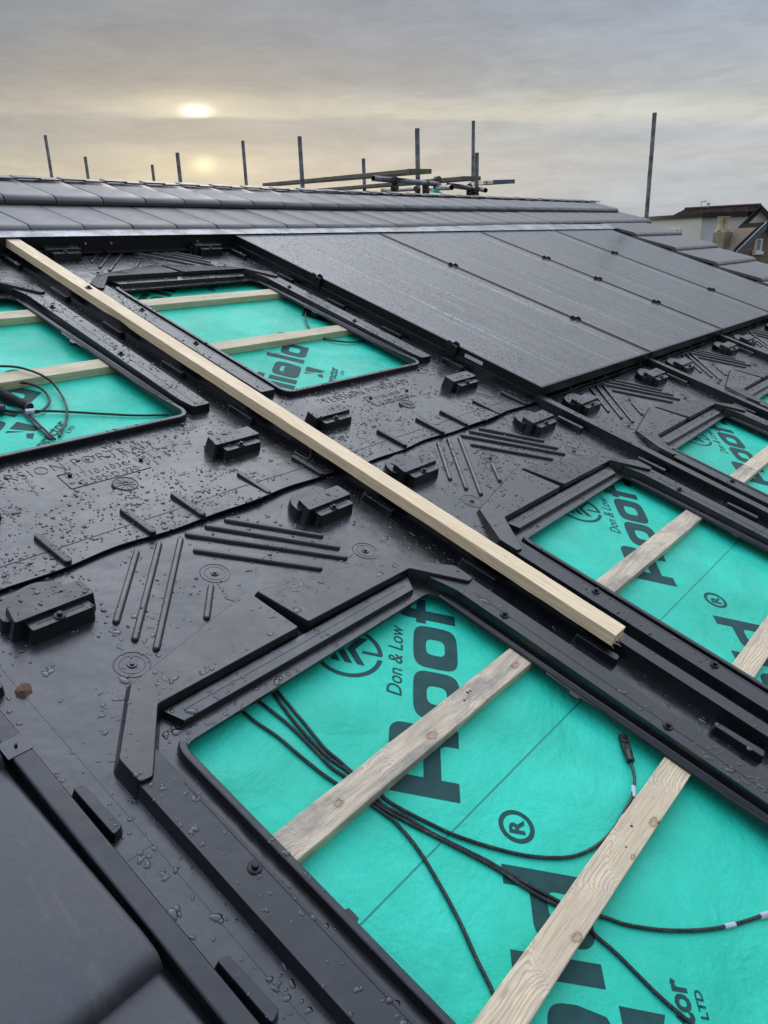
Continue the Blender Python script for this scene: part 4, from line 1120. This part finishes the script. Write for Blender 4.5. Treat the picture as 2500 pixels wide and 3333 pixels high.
def house2():
    T = empty('gabled_house', (0,0,0), roof=False); tag(T, 'brown pebble dashed house with dark tiled roof and white sill at the right edge', 'house')
    zb = -6.2; D = 19.0
    pk = F3(1605,405,D); lf = F3(1215,790,D); rt_ = Vector((2*pk.x-lf.x, 2*pk.y-lf.y, lf.z))
    d = (rt_-lf); d.z = 0; n = Vector((-d.y, d.x, 0)).normalized()
    if n.dot(Vector((pk.x,pk.y,0))-campos0) < 0: n = -n
    dn = d.normalized(); lw = lf+dn*.10
    tl, bl = F3(1352,425,21.5), F3(1172,775,20.6)
    b = MB(); solid(b, [Vector((lw.x,lw.y,zb)), Vector((rt_.x,rt_.y,zb)), rt_-Vector((0,0,.1)), pk-Vector((0,0,.12)), lw-Vector((0,0,.1))], n*1.2); b.build('wall', M_DASH, T)
    b = MB(); tp = tl; b.poly([lf, pk, tl, bl]); bk = tl-pk
    b.poly([rt_, pk, tl, rt_+bk])
    bmesh.ops.solidify(b.bm, geom=b.bm.faces[:], thickness=.05); b.build('roof', M_RT2, T)
    for A, B in ((lf, pk), (pk, rt_)):
        b = MB(); solid(b, [A-n*.12+Vector((0,0,-.17)), B-n*.12+Vector((0,0,-.17)), B-n*.12+Vector((0,0,.01)), A-n*.12+Vector((0,0,.01))], n*.05); b.build('barge_board', new_mat('slate_grey_board',(.10,.11,.13),.5)[0] if A is lf else M_BLK, T)
    w0 = F3(1528,622,D); t0 = (w0-lw).dot(dn); 
    q = lambda t, off: Vector((lw.x,lw.y,0))+dn*t-n*off
    zt = F3(1550,622,D).z; zh = F3(1550,782,D).z
    A0 = t0; A1 = t0+.20
    b = MB()
    for s0, s1, za, zc in ((A0,A1,zt-.02,zt),(A0,A1,zh,zh+.02),(A0,A0+.025,zh+.02,zt-.02),(A1-.035,A1,zh+.02,zt-.02)):
        a = q(s0,.04); c = q(s1,.04); solid(b, [Vector((a.x,a.y,za)),Vector((c.x,c.y,za)),Vector((c.x,c.y,zc)),Vector((a.x,a.y,zc))], n*.05)
    wf = b.build('window', M_UPVC, T)
    a = q(A0+.03,.015); c = q(A1-.03,.015); b = MB(); solid(b, [Vector((a.x,a.y,zh+.03)),Vector((c.x,c.y,zh+.03)),Vector((c.x,c.y,zt-.03)),Vector((a.x,a.y,zt-.03))], n*.01); b.build('pane', noisy('misted_pane',(.22,.23,.23),(.30,.31,.31),6,.2), wf)
    a = q(A0-.02,.07); c = q(A1+.05,.07); b = MB(); solid(b, [Vector((a.x,a.y,zh-.08)),Vector((c.x,c.y,zh-.08)),Vector((c.x,c.y,zh-.002)),Vector((a.x,a.y,zh-.002))], n*.17); b.build('sill', M_UPVC, wf)
    b = MB(); a = q(A0-.07,.08)
    b.tube([Vector((a.x,a.y,zh-.09)),Vector((a.x,a.y,zh+.01)),Vector((a.x,a.y,zh+.03))], .1, 8, rfun=lambda i: (.035,.055,.05)[i]); b.build('rainwater_hopper', M_POT, T)
    # chimney
    Cc = empty('chimney', (0,0,0), roof=False); tag(Cc, 'squat rendered chimney with two cream clay pots between the houses', 'chimney')
    Dc = 19.6
    p0_ = FH(1065,520,Dc+.3); p1_ = FH(1190,520,Dc-.25); p2_ = FH(1275,520,Dc+.2)
    zt = p0_.z; zbn = -6.2
    e1 = p1_-p0_; e2 = p2_-p1_; e1.z = e2.z = 0
    P0, P1, P2 = Vector((p0_.x,p0_.y,0)), Vector((p1_.x,p1_.y,0)), Vector((p2_.x,p2_.y,0)); P3 = P0+(P2-P1)
    b = MB()
    def lay(z0, z1, g0, g1):
        cen = (P0+P1+P2+P3)/4; lo = [b.bm.verts.new(cen+(p-cen)*g0+Vector((0,0,z0))) for p in (P0,P1,P2,P3)]; hi = [b.bm.verts.new(cen+(p-cen)*g1+Vector((0,0,z1))) for p in (P0,P1,P2,P3)]
        b.bm.faces.new(hi); b.bm.faces.new(lo[::-1])
        for i in range(4): b.bm.faces.new((lo[i],lo[(i+1)%4],hi[(i+1)%4],hi[i]))
    lay(zbn, zt-.30, .93, .93); lay(zt-.30, zt, .93, 1.0); lay(zt, zt+.07, 1.0, .80)
    b.build('stack', M_STONE, Cc)
    for x, y in ((1158,348),(1215,345)):
        t = FH(x, y, Dc-.05); base = zt+.05; Hh = t.z-base; c0 = Vector((t.x,t.y,0))
        prof = [(0,.22),(.08,.18),(.55,.135),(.60,.16),(.64,.16),(.66,.14),(.74,.14),(.76,.17),(.82,.17),(.84,.15),(.93,.15),(.95,.20),(1.0,.20)]
        b = MB(); b.tube([c0+Vector((0,0,base+Hh*q)) for q,_ in prof], .1, 14, rfun=lambda i: prof[i][1]*.46); b.build('chimney_pot', M_POT, Cc, smooth=30)
house2()

# ------------------------------------------------------------------ water drops
def drops():
    vl = bpy.context.view_layer; vl.update(); dg = bpy.context.evaluated_depsgraph_get()
    rot = MR.to_3x3(); nw = rot @ Vector((0,0,1))
    rr = random.Random(11); V = []; Fc = []
    def dens(u, v):
        n = noise.noise(Vector((u*4.2, v*4.2, 3.1)))*.5+noise.noise(Vector((u*13, v*13, 9)))*.5
        if v < -.20 and u < .95: d = .30                     # nearest stretch is drier
        elif v < .11 and u < .95: d = .42
        elif v < .52 and u < 1.0: d = 1.15
        elif v < -.30: d = .32
        else: d = .95
        return d*max(0, .42+n*1.7)
    nseg = 9
    def add(p, r, el, ang, h):
        base = len(V); ph = [rr.uniform(0, 6.28) for _ in range(3)]
        ca_, sa_ = math.cos(ang), math.sin(ang)
        for ring, (k, z) in enumerate(((1.0, -.0002), (.90, .45), (.58, .86))):
            for i in range(nseg):
                t = 2*math.pi*i/nseg
                q = r*k*(1+.20*math.sin(2*t+ph[0])+.13*math.sin(3*t+ph[1])+.04*math.sin(5*t+ph[2]))
                x = q*math.cos(t); y = q*math.sin(t)*el
                V.append((p[0]+x*ca_-y*sa_, p[1]+x*sa_+y*ca_, p[2]+(z*h if ring else -.0003)))
        V.append((p[0], p[1], p[2]+h))
        for a in range(2):
            for i in range(nseg):
                j = (i+1) % nseg; Fc.append((base+a*nseg+i, base+a*nseg+j, base+(a+1)*nseg+j, base+(a+1)*nseg+i))
        for i in range(nseg): Fc.append((base+2*nseg+i, base+2*nseg+(i+1) % nseg, base+3*nseg))
    def hit(u, v):
        o = rot @ Vector((u, v, .30)); ok, loc, nor, fi, ob, mw = SC.ray_cast(dg, o, -nw, distance=.5)
        if not ok: return None
        if ob.name.split('.')[0] not in OKN: return None
        if nor.dot(nw) < .93: return None
        l = rot.transposed() @ loc; return l
    OKN = {'base_sheet','lap_strip','deflector_hood','side_rail','mounting_block','screw_step','drip_channel','stiffening_rib','side_upstand','opening_rim','edge_lug','moulded_disc','embossed_lettering','water_bar'}
    n = 0
    for k in range(150000):
        # sample more where the camera is near
        u = -.12+rr.random()**1.35*4.9; v = rr.uniform(-1.2, 1.85)
        if u > 2.0 and v > .17: continue
        # visible only
        if rr.random() > dens(u, v): continue
        big = rr.random()
        r = rr.uniform(.0008, .0022) if big < .72 else (rr.uniform(.0022, .0036) if big < .95 else rr.uniform(.0036, .0062))
        if v < -.2 and u < .95 : r *= 1.05
        l = hit(u, v)
        if l is None: continue
        if r > .003:
            if hit(u+r, v) is None or hit(u-r, v) is None or hit(u, v+r) is None or hit(u, v-r) is None: continue
        near = u < .95 and v < -.08
        if near and r > .0016: r *= 1.35
        hh = r*rr.uniform(.16, .26) if near else min(.0024, r*rr.uniform(.42, .72))
        add(l, r, rr.uniform(.7, 1.4), rr.uniform(-.9, .9), hh)
        if near and r > .003:
            for q in range(rr.randint(0, 1)):
                an = rr.uniform(0, 6.28); r2 = r*rr.uniform(.35, .8); x = u+math.cos(an)*r*1.1; y = v+math.sin(an)*r*1.1; l2 = hit(x, y)
                if l2 is not None and hit(x+r2, y) is not None and hit(x-r2, y) is not None: add(l2, r2, rr.uniform(.6, 1.5), rr.uniform(-1, 1), hh*.9)
        n += 1
    for k in range(22):                                        # short trickles running down the slope
        u = rr.uniform(.0, 1.9); v = rr.uniform(.15, .5) if rr.random() < .7 else rr.uniform(-.3, .1); x = u; y = v
        for q in range(rr.randint(8, 22)):
            x += rr.uniform(-.0035, .0030); y -= rr.uniform(.002, .0045); l = hit(x, y)
            if l is None or hit(x+.004, y) is None or hit(x-.004, y) is None: continue
            add(l, rr.uniform(.0018, .0034), rr.uniform(1.0, 1.7), rr.uniform(-.4, .4), rr.uniform(.0006, .0011))
    for k in range(46):                                        # puddled blots: runs of merged drops
        u = rr.uniform(-.02, 1.9); v = rr.uniform(-.95, .5)
        for q in range(rr.randint(3, 7)):
            uu = u+rr.uniform(-.010,.010); vv = v+rr.uniform(-.006,.006); l = hit(uu, vv)
            if l is None or hit(uu+.004, vv) is None or hit(uu-.004, vv) is None: continue
            add(l, rr.uniform(.003,.0065), rr.uniform(.6,1.3), rr.uniform(-1,1), rr.uniform(.0010,.0018))
    me = bpy.data.meshes.new('water_drops'); me.from_pydata(V, [], Fc)
    for p in me.polygons: p.use_smooth = True
    m, nt, b = new_mat('water_on_black_plastic', (.004,.005,.006), .02, spec=.9)
    me.materials.append(m)
    o = bpy.data.objects.new('water_drops', me); C.objects.link(o); o.matrix_world = MR; tag(o, kind='stuff', label='rain drops lying on the black plastic trays', cat='water drops')
    print('drops', n)
drops()

# ------------------------------------------------------------------ sky and light
sund = (FAR(640,368,1)-FAR(1250,1666.5,0)).normalized()
campos = MR.to_3x3() @ CAM
def dirof(px, py): return (FAR(px, py, 1)-campos).normalized()
sund = dirof(640, 368)
def world():
    w = bpy.data.worlds.new('World'); SC.world = w; w.use_nodes = True; nt = w.node_tree; nt.nodes.clear(); g = NT(nt)
    out = g.n('ShaderNodeOutputWorld'); bg = g.n('ShaderNodeBackground'); bg.inputs['Strength'].default_value = 1.0
    g.l(bg.outputs[0], out.inputs[0])
    tc = g.n('ShaderNodeTexCoord'); D = tc.outputs['Generated']
    sep = g.n('ShaderNodeSeparateXYZ'); g.l(D, sep.inputs[0]); z = sep.outputs['Z']
    # frame round the sun: right and up axes
    rgt = Vector((sund.y, -sund.x, 0)).normalized(); upv = rgt.cross(sund)
    def dot(vec):
        x = g.n('ShaderNodeVectorMath'); x.operation = 'DOT_PRODUCT'; g.l(D, x.inputs[0]); x.inputs[1].default_value = vec; return x.outputs['Value']
    a = dot(rgt); e = dot(upv); f = dot(sund)
    front = g.math('GREATER_THAN', f, 0.0)
    def mapping(scale):
        m = g.n('ShaderNodeMapping'); m.inputs['Scale'].default_value = scale; g.l(D, m.inputs['Vector']); return m.outputs['Vector']
    n1 = g.noise(mapping((1.6,1.6,9)), 2.2, 6, .60, .5)
    n2 = g.noise(mapping((3,3,26)), 2.6, 6, .62, .3)
    zz = g.math('ADD', g.math('ADD', e, .145), g.math('MULTIPLY', g.math('SUBTRACT', n1, .5), .030))
    zz = g.math('ADD', zz, g.math('MULTIPLY', g.math('SUBTRACT', n2, .5), .014))
    hi = [(.355,(.80,.82,.85)),(.62,(1.05,1.13,1.28)),(1.0,(1.15,1.32,1.66))]
    base = g.ramp(zz, [(0.0,(.36,.35,.33)),(.06,(.50,.47,.40)),(.104,(.50,.465,.38)),(.116,(.385,.372,.338)),(.140,(.38,.367,.335)),(.146,(.46,.43,.365)),(.158,(.40,.375,.325)),(.176,(.325,.312,.285)),(.198,(.288,.284,.276)),(.225,(.262,.280,.300)),(.285,(.258,.284,.308))]+hi)
    mid = g.ramp(zz, [(0.0,(.36,.36,.35)),(.06,(.55,.51,.44)),(.092,(.56,.51,.435)),(.118,(.475,.455,.41)),(.137,(.47,.45,.405)),(.1425,(.64,.59,.48)),(.152,(.62,.575,.475)),(.168,(.43,.415,.385)),(.188,(.365,.358,.345)),(.225,(.322,.332,.358)),(.285,(.31,.335,.37))]+hi)
    right = g.ramp(zz, [(0.0,(.38,.40,.42)),(.05,(.47,.495,.52)),(.075,(.491,.515,.535)),(.106,(.52,.515,.50)),(.130,(.48,.505,.515)),(.143,(.63,.615,.545)),(.156,(.60,.59,.52)),(.172,(.47,.475,.465)),(.20,(.435,.458,.48)),(.245,(.378,.413,.465)),(.285,(.37,.41,.465))]+hi)
    col = g.mix(g.ramp(a, [(0.0, 0.0), (.22, 1.0)]), base, mid); col = g.mix(g.ramp(a, [(.24, 0.0), (.52, 1.0)]), col, right)
    # the sky away from the sun is duller
    az = dot(Vector((sund.x, sund.y, 0)).normalized())
    col = g.mix(1.0, col, g.ramp(g.math('MULTIPLY_ADD', az, .5, .5), [(0.0,.42),(.35,.58),(.62,1.0),(1.0,1.0)]), 'MULTIPLY')
    col = g.mix(1.0, col, (.975,.995,1.035), 'MULTIPLY')
    # soft cloud mottling
    n3 = g.noise(mapping((2.2,2.2,9)), 4.2, 9, .62, .5)
    n4 = g.noise(mapping((5,5,30)), 5.5, 8, .68, .8)
    mot = g.ramp(g.math('ADD', g.math('MULTIPLY', n3, .7), g.math('MULTIPLY', n4, .3)), [(.32, .84), (.50, .99), (.68, 1.13)])
    col = g.mix(1.0, col, mot, 'MULTIPLY')
    # sun glow through gaps
    def gauss(da, de, sa_, se, dn=0.012):
        aa = g.math('DIVIDE', g.math('SUBTRACT', a, da), sa_)
        ee = g.math('DIVIDE', g.math('SUBTRACT', g.math('ADD', e, g.math('MULTIPLY', g.math('SUBTRACT', n2, .5), dn)), de), se)
        return g.math('MULTIPLY', g.math('EXPONENT', g.math('MULTIPLY', g.math('ADD', g.math('MULTIPLY', aa, aa), g.math('MULTIPLY', ee, ee)), -1.0)), front)
    # band of dark cloud cutting the glow underneath
    cut = g.ramp(g.math('ADD', e, g.math('MULTIPLY', g.math('SUBTRACT', n2, .5), .012)), [(0.0, 0.0), (.003, 1.0)])
    ecut = g.math('ADD', g.math('MULTIPLY', g.math('SUBTRACT', n2, .5), .010), e)
    mk = g.n('ShaderNodeMapRange'); mk.inputs['From Min'].default_value = -.0062; mk.inputs['From Max'].default_value = -.0030; g.l(ecut, mk.inputs['Value']); cut = mk.outputs['Result']
    core = g.math('MULTIPLY', gauss(0, 0.002, .0150, .0058, .005), cut)
    halo = g.math('MULTIPLY', gauss(0, .006, .075, .017), g.math('ADD', g.math('MULTIPLY', cut, .85), .15))
    low = gauss(.003, -.053, .014, .0085, .004); lowh = gauss(.0, -.056, .070, .014)
    def addc(c, fac, rgb):
        x = g.n('ShaderNodeMix'); x.data_type = 'RGBA'; x.blend_type = 'ADD'; x.inputs[0].default_value = 1.0; g.l(c, x.inputs[6])
        y = g.n('ShaderNodeMix'); y.data_type = 'RGBA'; y.blend_type = 'MULTIPLY'; y.inputs[0].default_value = 1.0; y.inputs[6].default_value = (*rgb, 1); g.l(fac, y.inputs[7])
        g.l(y.outputs[2], x.inputs[7]); return x.outputs[2]
    col = addc(col, core, (1.0,.95,.78)); col = addc(col, halo, (.24,.215,.125)); col = addc(col, low, (.34,.33,.16)); col = addc(col, lowh, (.12,.105,.045))
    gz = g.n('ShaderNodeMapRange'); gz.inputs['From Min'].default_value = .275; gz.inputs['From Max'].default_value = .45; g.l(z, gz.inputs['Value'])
    col = addc(col, g.math('MULTIPLY', gauss(.06, .60, .38, .26, .02), gz.outputs['Result']), (2.1,2.12,2.2))  # bright lobe added above the frame to lift tray and panel reflections
    # a trace of clear-sky light behind the cloud
    sky = g.n('ShaderNodeTexSky'); sky.sky_type = 'NISHITA'; sky.sun_disc = False
    sky.sun_elevation = math.asin(sund.z); sky.sun_rotation = math.atan2(sund.x, sund.y)
    x = g.n('ShaderNodeMix'); x.data_type = 'RGBA'; x.blend_type = 'ADD'; x.inputs[0].default_value = .004; g.l(col, x.inputs[6]); g.l(sky.outputs[0], x.inputs[7])
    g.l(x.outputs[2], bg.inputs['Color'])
world()
sl = bpy.data.lights.new('sun', 'SUN'); sl.energy = 1.0; sl.angle = math.radians(20); sl.color = (1, .93, .84)
so = bpy.data.objects.new('sun', sl); C.objects.link(so); so.rotation_euler = (-sund).to_track_quat('-Z', 'Y').to_euler()

# ------------------------------------------------------------------ camera
cd = bpy.data.cameras.new('camera'); co = bpy.data.objects.new('camera', cd); C.objects.link(co)
cd.sensor_fit = 'HORIZONTAL'; cd.sensor_width = 36; cd.lens = F*36/PW; cd.clip_start = .02; cd.clip_end = 3000
R3 = MR.to_3x3() @ RC.transposed() @ Matrix(((1,0,0),(0,-1,0),(0,0,-1)))
m = R3.to_4x4(); m.translation = campos; co.matrix_world = m
SC.camera = co
SC.render.resolution_x = 768; SC.render.resolution_y = 1024
SC.view_settings.view_transform = 'Standard'; SC.view_settings.look = 'None'; SC.view_settings.exposure = 0.0; SC.view_settings.gamma = 1.0
